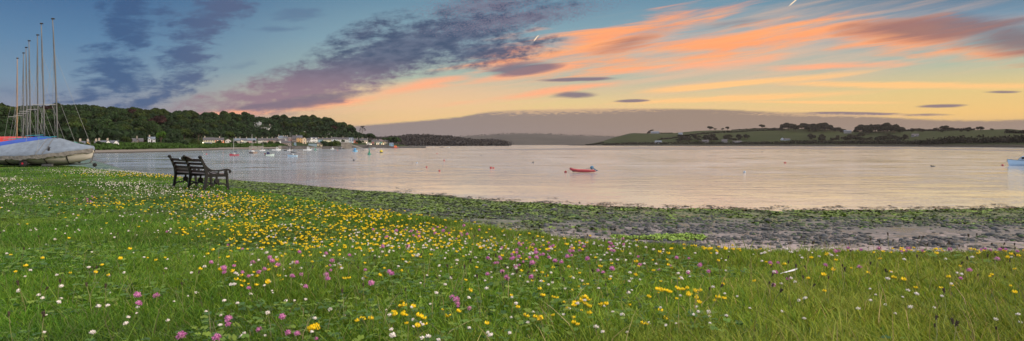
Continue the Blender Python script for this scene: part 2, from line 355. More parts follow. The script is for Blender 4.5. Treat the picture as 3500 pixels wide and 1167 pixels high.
sand = tmix(n1, (.22, .18, .195, 1), (.34, .28, .30, 1)); stone = tmix(n3, (.02, .026, .035, 1), (.08, .09, .105, 1)); weed = tmix(n3, (.018, .034, .008, 1), (.07, .115, .016, 1)); wrack = tmix(n3, (.03, .02, .01, 1), (.10, .06, .02, 1))
stf = tsm(tm('ADD', tm('ADD', n1, tm('MULTIPLY', n2, .6)), tm('MULTIPLY', sh, .9)), 1.10, 1.34)
c = tmix(stf, sand, stone)
wf = tsm(tm('ADD', tm('ADD', tm('MULTIPLY', n3, .5), tm('MULTIPLY', n2, .55)), tm('ADD', tm('MULTIPLY', sh, .75), tm('MULTIPLY', sp.outputs[1], .55))), 1.02, 1.2)
c = tmix(wf, c, weed)
kf = tsm(tm('ADD', sh, tm('MULTIPLY', n1, .10)), 1.0, 1.04); c = tmix(kf, c, wrack)
t.links.new(c, P.inputs['Base Color'])
rr = tsm(n2, .45, .62); rg = tn('ShaderNodeMapRange'); t.links.new(rr, rg.inputs[0]); rg.inputs['To Min'].default_value = .42; rg.inputs['To Max'].default_value = .16; t.links.new(rg.outputs[0], P.inputs['Roughness'])
bp = tn('ShaderNodeBump'); bp.inputs['Strength'].default_value = .45; bp.inputs['Distance'].default_value = .06; t.links.new(n3, bp.inputs['Height']); t.links.new(bp.outputs[0], P.inputs['Normal'])

# meadow: on the land side of the bank; beach: from the bank down under the water
xs = np.concatenate([np.linspace(-140, -32, 60)[:-1], np.linspace(-32, 16, 260), np.linspace(16, 70, 60)[1:]])
v = np.linspace(0, 1, 150)
XX, VV = np.meshgrid(xs, v); YE = Ye(XX)
YY = -25 + (YE + 4.2 + 25) * VV ** .7
o = grid_mesh('meadow_ground', XX, YY, z_near(XX, YY), m_soil); tag(o, kind='structure')
v = np.linspace(0, 1, 240); XX, VV = np.meshgrid(np.linspace(-150, 75, 560), v); YE = Ye(XX) + 3.6; YWW = Yw(XX) + 14
YY = YE + (YWW - YE) * VV; ZZ = z_near(XX, YY) + .004
d1 = (YY - YE) / np.maximum(Yw(XX) - YE, 1)
leftness = np.clip((6 - XX) / 22, 0, 1)
o = grid_mesh('beach', XX, YY, ZZ, m_beach, tint=np.stack([d1, leftness, d1 * 0], -1).reshape(-1, 3)); tag(o, kind='structure')

# hills
m_wood = material('hillside_undergrowth', (.022, .038, .014), .95, .5, .06)
m_shorel = material('shingle', (.15, .135, .13), .85, .4, 1.2, bump=.5)
def field_mat(name, a, b, sc): return material(name, a, .95, .3, sc, col2=b)
m_fields = bpy.data.materials.new('pasture'); m_fields.use_nodes = True; t, N, P = nodes_of(m_fields)
tc = tn('ShaderNodeTexCoord'); P.inputs['Roughness'].default_value = .95; P.inputs['Specular IOR Level'].default_value = .1
vo = tn('ShaderNodeTexVoronoi'); vo.inputs['Scale'].default_value = .006; t.links.new(tc.outputs['Object'], vo.inputs[0])
c = tmix(tsm(vo.outputs['Distance'], .2, .8), (.013, .021, .005, 1), (.010, .016, .005, 1))
sepc = tn('ShaderNodeSeparateColor'); t.links.new(vo.outputs['Color'], sepc.inputs[0])
c = tmix(sepc.outputs[0], c, (.020, .026, .008, 1)); c = tmix(tm('MULTIPLY', tnoise(.02), .5), c, (.03, .05, .012, 1))
sz = tn('ShaderNodeSeparateXYZ'); t.links.new(tc.outputs['Object'], sz.inputs[0])
c = tmix(tsm(sz.outputs[2], 5.5, 2.5), c, (.035, .032, .028, 1))
t.links.new(c, P.inputs['Base Color'])
m_left = bpy.data.materials.new('hillside'); m_left.use_nodes = True; t, N, P = nodes_of(m_left)
tc = tn('ShaderNodeTexCoord'); P.inputs['Roughness'].default_value = .95; P.inputs['Specular IOR Level'].default_value = .1
sz = tn('ShaderNodeSeparateXYZ'); t.links.new(tc.outputs['Object'], sz.inputs[0])
sh_ = tmix(tnoise(1.0), (.10, .09, .085, 1), (.22, .20, .185, 1)); sh_ = tmix(tsm(sz.outputs[2], .9, .2), sh_, (.045, .04, .035, 1))
gr = tmix(tnoise(.12), (.012, .024, .008, 1), (.025, .042, .012, 1))
c = tmix(tsm(sz.outputs[2], 1.3, 2.0), sh_, gr); t.links.new(c, P.inputs['Base Color'])

yy = np.concatenate([np.linspace(225, 1100, 300), np.linspace(1110, 1700, 40)]); dd = np.concatenate([np.linspace(-60, 25, 50), np.linspace(28, 160, 50), np.linspace(170, 900, 30)])
YY, DD = np.meshgrid(yy, dd); XX = shore_x(YY) - DD
o = grid_mesh('hillside', XX, YY, z_left(XX, YY), m_left); tag(o, kind='structure')
pxs = np.linspace(1925, 4300, 420); tt = np.concatenate([np.linspace(-.1, .1, 24), np.linspace(.12, 1.15, 60), np.linspace(1.2, 2.4, 10)])
PP, TT = np.meshgrid(pxs, tt); S = right_shore(PP); YY = S + 480 * TT; XX = (PP - CX) / F * YY
o = grid_mesh('field_hills', XX, YY, z_right(XX, YY), m_fields); tag(o, kind='structure')
def ridge(name, prof, Y0, Y1, mat, seed, amp=0):
    a, b = zip(*prof); PP, TT = np.meshgrid(np.linspace(a[0], a[-1], 500), np.linspace(0, 1.6, 36)); YY = Y0 + (Y1 - Y0) * TT; XX = (PP - CX) / F * YY
    top = EYE + (HY - np.interp(PP, a, b)) / F * Y1; sh = np.where(TT <= 1, np.sin(np.clip(TT, 0, 1) * math.pi / 2) ** 1.1, 1 - (TT - 1) * .6)
    ZZ = -1 + (top + 1) * sh + (fbm(XX * .01, YY * .01, seed) - .5) * amp * (TT > .05)
    o = grid_mesh(name, XX, YY, ZZ, mat); tag(o, kind='structure'); return XX, YY, ZZ, TT
m_far = material('far_moor', (.018, .016, .014), .95, .4, .004, col2=(.032, .028, .022))
m_midw = material('far_woodland_floor', (.012, .014, .010), .95, .5, .01)
far = [(900, 486), (1150, 480), (1300, 477), (1480, 474), (1560, 470), (1640, 465), (1700, 461), (1770, 459), (1850, 459.5), (1900, 462), (1960, 465), (2050, 468), (2100, 469), (2160, 470), (2300, 475), (2600, 480), (3200, 486)]
FAR = ridge('far_hills', far, 3900, 5400, m_far, 31, 6)
m1p = [(1250, 484), (1340, 478), (1370, 476), (1400, 473), (1440, 473), (1500, 476), (1540, 478), (1580, 484), (1620, 488), (1650, 491), (1690, 495), (1735, 499)]
MID = ridge('wooded_hills', m1p, 1750, 2200, m_midw, 33, 3)
m2p = [(1560, 495), (1600, 489), (1640, 485), (1680, 484), (1720, 489), (1742, 499)]
MID2 = ridge('wooded_point', m2p, 2700, 3000, m_midw, 35, 3)
# sea bed sheet out to the horizon
o = MB().add([(-6000, -600, -3.2), (6000, -600, -3.2), (6000, 6500, -3.2), (-6000, 6500, -3.2)], [(0, 1, 2, 3)]).build('ground', m_soil); tag(o, kind='structure')

# ------------------------------------------------------------ water
m_water = bpy.data.materials.new('estuary_water'); m_water.use_nodes = True; t, N, P = nodes_of(m_water)
tc = tn('ShaderNodeTexCoord'); P.inputs['Base Color'].default_value = (.62, .65, .69, 1); P.inputs['Metallic'].default_value = .6; P.inputs['IOR'].default_value = 1.6; P.inputs['Specular IOR Level'].default_value = .6
wsp = tn('ShaderNodeSeparateXYZ'); t.links.new(tc.outputs['Object'], wsp.inputs[0])
strip = tsm(tm('ADD', tm('ADD', wsp.outputs[1], tm('MULTIPLY', wsp.outputs[0], .35)), tm('MULTIPLY', tnoise(.05, 4, (.5, 1, 1)), 50.0)), 92.0, 145.0)
patch = tm('ADD', tm('MULTIPLY', tsm(tnoise(.30, 5, (.45, 1, 1)), .44, .56), .62), tm('MULTIPLY', tsm(tnoise(.02, 5, (.35, 1, 1)), .40, .62), .38))
patch2 = tsm(tnoise(.09, 6, (.4, 1, 1)), .43, .57)
calm = tm('MULTIPLY', tm('ADD', tm('MULTIPLY', patch, .6), tm('MULTIPLY', patch2, .4)), tm('ADD', tm('MULTIPLY', strip, .8), .2))
rip = tnoise(1.5, 5, (.55, 1, 1)); swl = tnoise(.5, 4, (.5, 1, 1)); big = tnoise(.11, 4, (.35, 1, 1))
hgt = tm('ADD', tm('MULTIPLY', rip, .16), tm('ADD', tm('MULTIPLY', swl, .8), tm('MULTIPLY', big, 1.0)))
bp = tn('ShaderNodeBump'); t.links.new(hgt, bp.inputs['Height']); bp.inputs['Distance'].default_value = .5
bs = tn('ShaderNodeMapRange'); t.links.new(calm, bs.inputs[0]); bs.inputs['To Min'].default_value = .07; bs.inputs['To Max'].default_value = .85; t.links.new(bs.outputs[0], bp.inputs['Strength'])
t.links.new(bp.outputs[0], P.inputs['Normal'])
rs_ = tn('ShaderNodeMapRange'); t.links.new(calm, rs_.inputs[0]); rs_.inputs['To Min'].default_value = .06; rs_.inputs['To Max'].default_value = .18; t.links.new(rs_.outputs[0], P.inputs['Roughness'])
o = MB().add([(-6000, -600, 0), (6000, -600, 0), (6000, 6500, 0), (-6000, 6500, 0)], [(0, 1, 2, 3)]).build('water', m_water); tag(o, kind='structure')
# mudflats bared by the tide
m_mud = material('wet_mud', (.085, .078, .082), .34, .25, .02, col2=(.13, .12, .122), stretch=(.2, 1, 1), spec=.8)
def flat(pts, z, name):
    P_ = []
    for i in range(len(pts)):
        (a, b), (c, d) = pts[i], pts[(i + 1) % len(pts)]
        for k in range(8):
            u = k / 8; P_.append((a + (c - a) * u, b + (d - b) * u))
    vs = []
    for i, (px, py) in enumerate(P_):
        Y = (EYE - z) * F / (py - HY); vs.append((WX(px, Y) + random.uniform(-2, 2), Y * random.uniform(.997, 1.003), z))
    import bmesh
    o = MB().add(vs, [tuple(range(len(vs)))]).build(name, m_mud); tag(o, kind='structure')
    bm = bmesh.new(); bm.from_mesh(o.data); bmesh.ops.triangulate(bm, faces=bm.faces); bm.to_mesh(o.data); bm.free()
    if o.data.polygons[0].normal.z < 0: o.data.flip_normals()
flat([(1540, 513.5), (1620, 514), (1700, 513.6), (1850, 513.3), (2000, 513), (2110, 512.6), (2200, 510.0), (2240, 512.2), (2400, 511.8), (2480, 511.6), (2560, 509.2), (2580, 511), (2680, 510.8), (2740, 508.6), (2780, 511), (2920, 511.6), (3060, 511.8), (3100, 509.0), (3180, 512), (3320, 514.5), (3500, 518), (3800, 526), (3800, 520), (3500, 513), (3300, 510), (3080, 507.3), (2900, 506), (2700, 504.5), (2400, 504), (2200, 503.5), (2040, 504.5), (1900, 507.3), (1750, 510.4), (1640, 512.6)], .03, 'mudflat')
flat([(2500, 501.7), (2800, 502.3), (3000, 503.2), (3250, 505.6), (3500, 509.5), (3800, 516), (3800, 514), (3500, 508.4), (3250, 504.9), (3000, 502.5), (2800, 501.7)], .03, 'mudbank')

# ------------------------------------------------------------ trees
def leafmat(name, r, g, b, v=.35, trans=.25): return material(name, (r, g, b), .8, v, .35, attr='tint', trans=trans, spec=.15)
LEAF = [leafmat('foliage', .026, .052, .018), leafmat('foliage', .020, .042, .017), leafmat('foliage', .038, .062, .016)]
LEAF_BRIGHT = leafmat('foliage_bright', .05, .115, .016); LEAF_RED = leafmat('foliage_maroon', .038, .018, .020); LEAF_DARK = leafmat('foliage_dark', .021, .023, .015); LEAF_FAR = leafmat('foliage_haze_tinted', .044, .041, .042)  # far leaves paler and mauve: haze put into their colour
BARK = material('bark', (.09, .07, .05), .9, .3, 2)
def crown_arrays(rad, h, n, leaf, lobes, flat=.8, rs=None, base=0.0):
    rs = rs or rng
    ld = rs.normal(size=(lobes, 3)); ld /= np.linalg.norm(ld, axis=1)[:, None]; ld[:, 2] = np.abs(ld[:, 2]) * 1.0 - .25
    lc = ld * np.array([rad * .62, rad * .62, h * .34]) * rs.uniform(.6, 1.08, (lobes, 1)); lr = rad * rs.uniform(.28, .5, lobes)
    k = rs.integers(0, lobes, n); d = rs.normal(size=(n, 3)); d /= np.linalg.norm(d, axis=1)[:, None]; d[:, 2] = np.where(d[:, 2] < -.35, -d[:, 2], d[:, 2])
    C = lc[k] + d * (lr[k] * rs.uniform(.72, 1.06, n))[:, None] * np.array([1, 1, flat]); C[:, 2] += base + h * .5
    nrm = d + rs.normal(scale=.55, size=(n, 3)); nrm /= np.linalg.norm(nrm, axis=1)[:, None]
    a = np.cross(nrm, rs.normal(size=(n, 3))); a /= np.linalg.norm(a, axis=1)[:, None]; b = np.cross(nrm, a)
    s = leaf * rs.uniform(.55, 1.25, n)[:, None]
    lt = rs.uniform(.6, 1.35, lobes)[k] * rs.uniform(.75, 1.25, n)
    tint = np.stack([lt * rs.uniform(.85, 1.15, n), lt, lt * .9], 1)
    return C, a * s * .5, b * s * .34, tint
def make_tree(name, rad, h, n, leaf, lobes, mat, trunk=True, seed=1, flat=.8, stem=.22):
    rs = np.random.default_rng(seed); root = empty(name)
    C, U, W, T = crown_arrays(rad, h * (1 - stem), n, leaf, lobes, flat, rs, h * stem)
    quads('crown', C, U, W, mat, T, parent=root)
    if trunk:
        m = MB(); tr = h * .028; m.tube([(0, 0, -1.5), (0, 0, h * .2), (.2, .1, h * .42), (.1, .3, h * .62)], [tr * 1.3, tr, tr * .75, tr * .3], 7)
        for a in range(5):
            q = a * 1.3 + seed; m.tube([(0, 0, h * .25), (rad * .3 * math.cos(q), rad * .3 * math.sin(q), h * .45), (rad * .6 * math.cos(q), rad * .6 * math.sin(q), h * .62)], [tr * .55, tr * .35, tr * .1], 5)
        m.build('trunk', BARK, root)
    return root
used = set()
def place(proto, loc, s=1, rz=0, label=None, cat='tree', group=None):
    if proto.name in used: o = copy_tree(proto)
    else: used.add(proto.name); o = proto
    o.location = loc; o.scale = (s, s, s * random.uniform(.92, 1.1)); o.rotation_euler = (0, 0, rz); tag(o, label, cat, group); return o
wood_protos = [make_tree('broadleaf_tree', 7.5, 14, 2800, 1.15, 13, LEAF[i % 3], seed=i + 1, stem=.1) for i in range(6)]
red_proto = make_tree('copper_beech', 7.0, 14, 2200, 1.1, 11, LEAF_RED, seed=21)
# individual trees of the wood above the village
pts_ = []
tries = 0
castle_xy = (WX(898, 960), 960)
CLEAR = [(WX(1122, 880), 880, 16), (WX(1040, 860), 860, 14)]
while len(pts_) < 262 and tries < 60000:
    tries += 1; Y = random.uniform(255, 1235) if random.random() < .6 else random.uniform(255, 700); d = random.uniform(84, 205) if random.random() < .75 else random.uniform(56, 110); X = float(shore_x(Y)) - d
    if Y > 1120 and d > 150: continue
    if any((X - a) ** 2 + (Y - b) ** 2 < (9.5 + .006 * Y) ** 2 for a, b in pts_): continue
    px = CX + F * X / Y
    if px < -160 or (690 < px < 1240 and d < 96): continue
    if 855 < px < 942 and 560 < Y < 975: 
        if float(z_left(np.array(X), np.array(Y))) + 15 > WZ(452, Y): continue
    if any(abs(px - (CX + F * a / b)) < w and Y < b + 12 and float(z_left(np.array(X), np.array(Y))) + 13 > WZ(460, Y) for a, b, w in CLEAR): continue
    pts_.append((X, Y))
wood_label = 'dark green broadleaf tree in the dense wood on the hill above the village'
for i, (X, Y) in enumerate(pts_):
    z = float(z_left(np.array(X), np.array(Y))); isred = (i % 37 == 5)
    s = random.uniform(.8, 1.15)
    place(red_proto if isred else wood_protos[i % 6], (X, Y, z - .5), s, random.uniform(0, 6.28), 'dark maroon copper beech among the green trees of the hillside wood' if isred else wood_label, 'tree', 'copper beeches in the hillside wood' if isred else 'trees of the hillside wood')
# undergrowth between them: stuff
n = 34000; Yq = rng.uniform(235, 1240, n); dq = rng.uniform(76, 215, n); dq = np.where((Yq < 520) & (rng.random(n) < .3), rng.uniform(40, 90, n), dq); Xq = shore_x(Yq) - dq; zq = z_left(Xq, Yq)
C = np.stack([Xq, Yq, zq + rng.uniform(0, 7.5, n) * (Yq < 1190)], 1); a = rng.normal(size=(n, 3)); a /= np.linalg.norm(a, axis=1)[:, None]; b = np.cross(a, rng.normal(size=(n, 3))); b /= np.linalg.norm(b, axis=1)[:, None]
keep = rng.random(n) < 1
pxq = CX + F * Xq / Yq; keep &= ~((pxq > 880) & (pxq < 935) & (Yq > 900) & (Yq < 975))
l_ = rng.uniform(.6, 1.2, n); tag(quads('undergrowth', C[keep], (a * 1.6)[keep], (b * 1.1)[keep], LEAF[1], np.stack([l_, l_, l_], 1)[keep]), 'dark undergrowth filling the gaps between the trees of the hillside wood', 'undergrowth', kind='stuff')
# hedge bank along the left shore
n = 20000; Yq = rng.uniform(235, 700, n); dq = rng.uniform(12, 24, n) + 4 * (fbm(Yq * .05, Yq * 0, 12) - .5); Xq = shore_x(Yq) - dq; top = 2.0 + 1.6 * fbm(Yq * .06, dq * .1, 13) * np.sin(np.clip((dq - 11) / 13, 0, 1) * math.pi)
C = np.stack([Xq, Yq, z_left(Xq, Yq) + rng.random(n) ** .5 * top * .75 - .2], 1); a = rng.normal(size=(n, 3)); a /= np.linalg.norm(a, axis=1)[:, None]; b = np.cross(a, rng.normal(size=(n, 3))); b /= np.linalg.norm(b, axis=1)[:, None]
l_ = (.6 + .9 * fbm(Yq * .12, dq * .3, 15)) * rng.uniform(.8, 1.2, n); tag(quads('hedge', C, a * .55, b * .4, LEAF_BRIGHT, np.stack([l_ * .8, l_ * .75, l_], 1)), 'long clipped green hedge on the bank above the shingle below the cottages', 'hedge', kind='thing')

def Yfit(px, pb, Y0):
    Ys = np.linspace(240, 1250, 1500); g = z_left(WX(px, Ys), Ys) - WZ(pb, Ys); ok = np.flatnonzero((g[1:] >= 0) & (g[:-1] < 0) & (z_left(WX(px, Ys), Ys)[1:] > 1.5))
    if len(ok) == 0: return Y0
    Y = float(Ys[ok[0] + 1]); return Y if abs(Y - Y0) < 190 else Y0
def bush(name, px, py0, py1, wpx, Y, mat, label, cat='bush', seed=3, n=700, stem=.05, lobes=8, trunk=False, group=None):
    Y = Yfit(px, py1, Y)
    h = (py1 - py0) / F * Y; r = wpx / F * Y / 2; o = make_tree(name, r, h, n, max(.35, r * .2), lobes, mat, trunk, seed, 1.0, stem)
    o.location = (WX(px, Y), Y, WZ(py1, Y)); tag(o, label, cat, group); return o
bush('round_tree', 550, 448, 490, 40, 402, LEAF_BRIGHT, 'bright green round-crowned tree right of the small white house on the shore road', 'tree', 31, 2600, .12, 14, True)
bush('garden_tree', 430, 466, 498, 34, 375, LEAF[2], 'green garden tree between the white terrace and the stone chapel', 'tree', 32, 1800, .1, 11, True)
bush('garden_tree', 317, 478, 502, 14, 338, LEAF[2], 'narrow green tree between the yellow cottage and the white terrace', 'tree', 33, 900, .1, 8, True)
bush('garden_tree', 338, 480, 505, 22, 340, LEAF[0], 'bushy green tree in front of the white terrace', 'tree', 34, 900, .1, 8, True)
bush('garden_tree', 785, 446, 486, 38, 520, LEAF[2], 'pale green rounded tree left of the long pastel terrace', 'tree', 35, 2200, .12, 12, True)
bush('garden_tree', 1037, 456, 477, 36, 660, LEAF[2], 'flat-topped green tree rising beside the ochre stone house', 'tree', 36, 1600, .35, 10, True)
bush('garden_tree', 1126, 479, 490, 13, 700, LEAF[2], 'small round green tree against the cream terraced house', 'tree', 37, 500, .1, 6, True)
bush('copper_shrub', 823, 482, 493, 6, 550, LEAF_RED, 'small maroon shrub before the pale green terraced house', 'shrub', 38, 300)
bush('copper_shrub', 490, 478, 494, 12, 392, LEAF_RED, 'maroon tree beside the stone chapel', 'tree', 39, 500, .1, 6, True)
for i, (px, p0, p1, w, Y, lab) in enumerate([(750, 484, 494, 30, 520, 'low dark shrub below the orange-lit house'), (800, 485, 497, 34, 525, 'low dark shrub left of the pastel terrace'), (845, 488, 497, 22, 540, 'low green shrub below the pink terraced house'), (868, 479, 494, 14, 545, 'tall dark shrub between the grey and the white terraced houses'), (905, 488, 498, 30, 560, 'green shrub below the white terraced house'), (925, 482, 497, 26, 570, 'dark shrub below the red terraced house'), (948, 487, 498, 24, 580, 'green shrub left of the slate-roofed boathouse'), (1100, 488, 500, 44, 640, 'long green bank of shrub right of the beige shed'), (1145, 489, 501, 56, 650, 'green bank of shrub left of the stone pier'), (1172, 478, 492, 18, 690, 'dark round shrub behind the stone pier'), (1225, 480, 496, 26, 720, 'dark green shrub below the brick-coloured house'), (1240, 478, 494, 12, 730, 'slim dark shrub between the two cream houses'), (1262, 479, 489, 12, 740, 'dark shrub left of the red quay house'), (620, 488, 500, 60, 430, 'dense dark shrub on the shore left of the cream house'), (665, 484, 500, 50, 450, 'taller dense shrub on the shore beside the cream house'), (710, 482, 489, 18, 505, 'shrub above the white boat shed')]):
    bush('shrub', px, p0, p1, w, Y, LEAF[i % 3], lab, 'shrub', 50 + i, 450, 0, 7)
for i, (px, p0, p1, w, lab) in enumerate([(1312, 470, 485, 20, 'dark round tree behind the quay houses, left of the pair'), (1330, 469, 486, 22, 'dark round tree behind the quay houses, right of the pair'), (1345, 469, 497, 40, 'big dark tree behind the orange lifeboat'), (1362, 469, 497, 28, 'dark tree at the seaward end of the quay beside the bigger one')]):
    bush('quay_tree', px, p0, p1, w, 900 + i * 3, LEAF[0], lab, 'tree', 70 + i, 1500, .05, 10, True)
# lone pine with an open crown standing above the ridge end
root = empty('pine_tree', (WX(1238, 1120), 1120, WZ(458, 1120)), 0, 'tall open-crowned pine standing over the seaward end of the wooded ridge', 'tree'); m = MB()
h = 26 / F * 1120; m.tube([(0, 0, -8), (.3, 0, h * .45), (-.6, 0, h * .8)], [.5, .4, .25], 6)
cl = [(-3.5, 0, h * .62, 1.6), (3.8, .5, h * .68, 1.7), (-1.5, 0, h * .93, 2.6), (2.2, 0, h * .98, 2.2), (5.5, 0, h * .5, 1.6), (-4.5, 0, h * .38, 1.4), (1.0, 0, h * .8, 1.5)]
for x, y, z, r in cl: m.tube([(0, 0, z * .62), (x * .5, y, z * .8), (x, y, z - .3)], [.22, .15, .08], 5)
m.build('trunk', BARK, root); Cs = []
for x, y, z, r in cl:
    q = rng.normal(size=(120, 3)); q /= np.linalg.norm(q, axis=1)[:, None]; Cs.append(np.array([x, y, z]) + q * np.array([r, r, r * .5]) * rng.uniform(.4, 1, (120, 1)))
C = np.concatenate(Cs); n = len(C); a = rng.normal(size=(n, 3)); a /= np.linalg.norm(a, axis=1)[:, None]; b = np.cross(a, rng.normal(size=(n, 3))); b /= np.linalg.norm(b, axis=1)[:, None]
quads('crown', C, a * .4, b * .28, LEAF_DARK, np.ones((n, 3)), parent=root)

# right-hand hills: woods and single trees
far_protos = [make_tree('field_tree', 9, 17, 420, 3.0, 9, LEAF_DARK, True, 80 + i, .85, .12) for i in range(4)]
def ground_r(px, t):
    Y = float(right_shore(px)) + 480 * t; X = WX(px, Y); return X, Y, float(z_right(np.array(X), np.array(Y)))
def rtree(px, t, hpx, label, group=None, wide=1.0):
    X, Y, z = ground_r(px, t); s = 1.55 * hpx / F * Y / 17
    o = place(far_protos[random.randrange(4)], (X, Y, z - .6), s, random.uniform(0, 6.28), label, 'tree', group); o.scale.x *= wide; o.scale.y *= wide; return o
g1 = 'trees of the clifftop wood across the water'
for i in range(70):
    px = random.uniform(2668, 2890); hp = np.interp(px, [2668, 2690, 2760, 2820, 2850, 2890], [8, 16, 15, 17, 12, 6]) * random.uniform(.8, 1.05)
    rtree(px, random.uniform(.62, .98), hp, 'dark tree in the long wood on the skyline left of the grey barn', g1, 1.15)
for i in range(58):
    px = random.uniform(2922, 3085); hp = np.interp(px, [2922, 2945, 3050, 3085], [9, 16, 17, 9]) * random.uniform(.8, 1.08)
    rtree(px, random.uniform(.55, .98), hp, 'dark tree in the wood on the skyline right of the grey barn', 'trees right of the grey barn', 1.15)
for i in range(92):
    px = random.choice([random.uniform(2420, 2560), random.uniform(2760, 2960), random.uniform(2960, 3100), random.uniform(2300, 2420)])
    rtree(px, random.uniform(.14, .34), random.uniform(7, 13), 'dark bushy tree on the lower fields across the water', 'trees on the lower fields', 1.2)
for i in range(22):
    px = random.uniform(3100, 3330); rtree(px, random.uniform(.6, .95), random.uniform(4, 9), 'small dark tree on the field crest near the right end of the far shore', 'trees on the right-hand crest', 1.2)
for px, t_, hp, lab in [(2427, .98, 11, 'tallest of the small trees on the bare skyline left of the lone tree'), (2445, .98, 6, 'low bushy tree right of the tallest skyline tree'), (2470, .98, 6, 'low tree just left of the wind-bent pair on the skyline'), (2487, .98, 9, 'wind-bent tree on the skyline between two low bushes'), (2605, .99, 11, 'lone round tree standing on the bare skyline'), (3228, .8, 14, 'dark rounded tree in the field right of the white farmhouse'), (3352, .7, 14, 'broad dark tree below the right-hand crest'), (3390, .75, 6, 'little round tree on the bare slope at the far right'), (3466, .5, 9, 'dark tree by the hedge at the far right'), (3341, .97, 5, 'small tree on the skyline near the bare hump')]:
    rtree(px, t_, hp, lab, None, 1.25)
# wind-bent pine by the clifftop house
X, Y, z = ground_r(2222, .97); root = empty('bent_pine', (X, Y, z), 0, 'wind-bent pine leaning over the long house on the bare hilltop', 'tree'); m = MB(); k = Y / F
m.tube([(-2 * k, 0, -2), (0, 0, 6 * k), (5 * k, 0, 11 * k)], [1.2, .9, .4], 5); m.build('trunk', BARK, root); Cs = []
for x, zz, r in [(-6, 4, 4), (-3, 8, 4), (2, 10, 4), (7, 11.5, 3.5), (-8, 2, 3), (-1, 4, 3), (10, 12, 2)]:
    q = rng.normal(size=(90, 3)); q /= np.linalg.norm(q, axis=1)[:, None]; Cs.append(np.array([x * k, 0, zz * k]) + q * np.array([r, r, r * .5]) * k * rng.uniform(.3, 1, (90, 1)))
C = np.concatenate(Cs); n = len(C); a = rng.normal(size=(n, 3)); a /= np.linalg.norm(a, axis=1)[:, None]; b = np.cross(a, rng.normal(size=(n, 3))); b /= np.linalg.norm(b, axis=1)[:, None]
quads('crown', C, a * 1.3, b * .9, LEAF_DARK, np.ones((n, 3)), parent=root)
# hedgerows: each a thing
def hedgerow(pts, label, hgt=4.5, w=5, n=900):
    L = []
    for i in range(len(pts) - 1):
        for j in range(n // (len(pts) - 1)):
            u = random.random(); px = pts[i][0] + (pts[i + 1][0] - pts[i][0]) * u; t_ = pts[i][1] + (pts[i + 1][1] - pts[i][1]) * u; X, Y, z = ground_r(px, t_)
            L.append((X + random.uniform(-w, w) * .5, Y + random.uniform(-w, w), z + random.random() * hgt * (.5 + vnoise(np.array(px * .15), np.array(t_ * 9.), 3) * 1.1)))
    C = np.array(L); k = len(C); a = rng.normal(size=(k, 3)); a /= np.linalg.norm(a, axis=1)[:, None]; b = np.cross(a, rng.normal(size=(k, 3))); b /= np.linalg.norm(b, axis=1)[:, None]
    tag(quads('hedgerow', C, a * 1.5, b * 1.1, LEAF_DARK, np.ones((k, 3)) * rng.uniform(.6, 1.2, (k, 1))), label, 'hedge')
hedgerow([(2250, .30), (2350, .52), (2450, .62), (2560, .72), (2680, .78)], 'hedgerow climbing across the green fields below the bare skyline', 4, 4, 1600)
hedgerow([(2500, .97), (2580, .985), (2670, .97)], 'low skyline hedge beneath the lone tree', 2.5, 3, 500)
hedgerow([(2060, .05), (2250, .06), (2500, .05), (2700, .05)], 'dark scrub along the low cliff left of the shore cottages', 6, 8, 2400)
hedgerow([(2700, .06), (2950, .09), (3150, .07)], 'dark scrub along the shore below the woods', 7, 8, 2200)
hedgerow([(3150, .06), (3300, .12), (3520, .16), (3650, .16)], 'thick dark scrub belt above the shore at the far right', 9, 12, 3200)
hedgerow([(2002, .04), (2022, .10), (2050, .2), (2062, .3)], 'jagged dark bushes down the tip of the headland', 5, 6, 500)
hedgerow([(2230, .97), (2280, .985), (2300, .98)], 'low wall of hedge right of the clifftop house', 2.2, 3, 200)
hedgerow([(3080, .9), (3200, .9), (3330, .93)], 'broken hedge along the crest near the right end', 5, 5, 900)
hedgerow([(3440, .55), (3500, .56), (3560, .58)], 'straight hedge on the right-hand slope', 4, 4, 500)
# distant woods read as one mass
def canopy(data, n, size, hgt, name, label, seed, lo=.02, hi=1.02, px0=None, px1=None):
    XX, YY, ZZ, TT = data; m_ = (TT > lo) & (TT < hi) & (ZZ > -.5)
    if px0: P_ = CX + F * XX / YY; m_ &= (P_ > px0) & (P_ < px1)
    idx = np.flatnonzero(m_.ravel()); idx = rng.choice(idx, n); clump = rng.normal(scale=size * 2.2, size=(n, 2))
    X = XX.ravel()[idx] + clump[:, 0]; Y = YY.ravel()[idx] + clump[:, 1]; lump = fbm(X / 14, Y / 14, seed, 2)
    C = np.stack([X, Y, ZZ.ravel()[idx] + rng.random(n) * hgt * (.35 + lump * 1.2)], 1); a = rng.normal(size=(n, 3)); a /= np.linalg.norm(a, axis=1)[:, None]; b = np.cross(a, rng.normal(size=(n, 3))); b /= np.linalg.norm(b, axis=1)[:, None]
    l_ = rng.uniform(.6, 1.3, n)[:, None] * np.ones(3)
    tag(quads(name, C, a * size, b * size * .7, LEAF_FAR, l_), label, 'wood', kind='stuff')
canopy(MID, 26000, 2.4, 11, 'far_wood', 'far-off wood covering the low hill beyond the quay', 41)
canopy(MID2, 6000, 3.2, 11, 'far_wood', 'hazy wood on the point beyond the low wooded hill', 42)
canopy(FAR, 1500, 4, 11, 'far_copse', 'strings of hazy trees on the distant moor', 43, .9, 1.02)

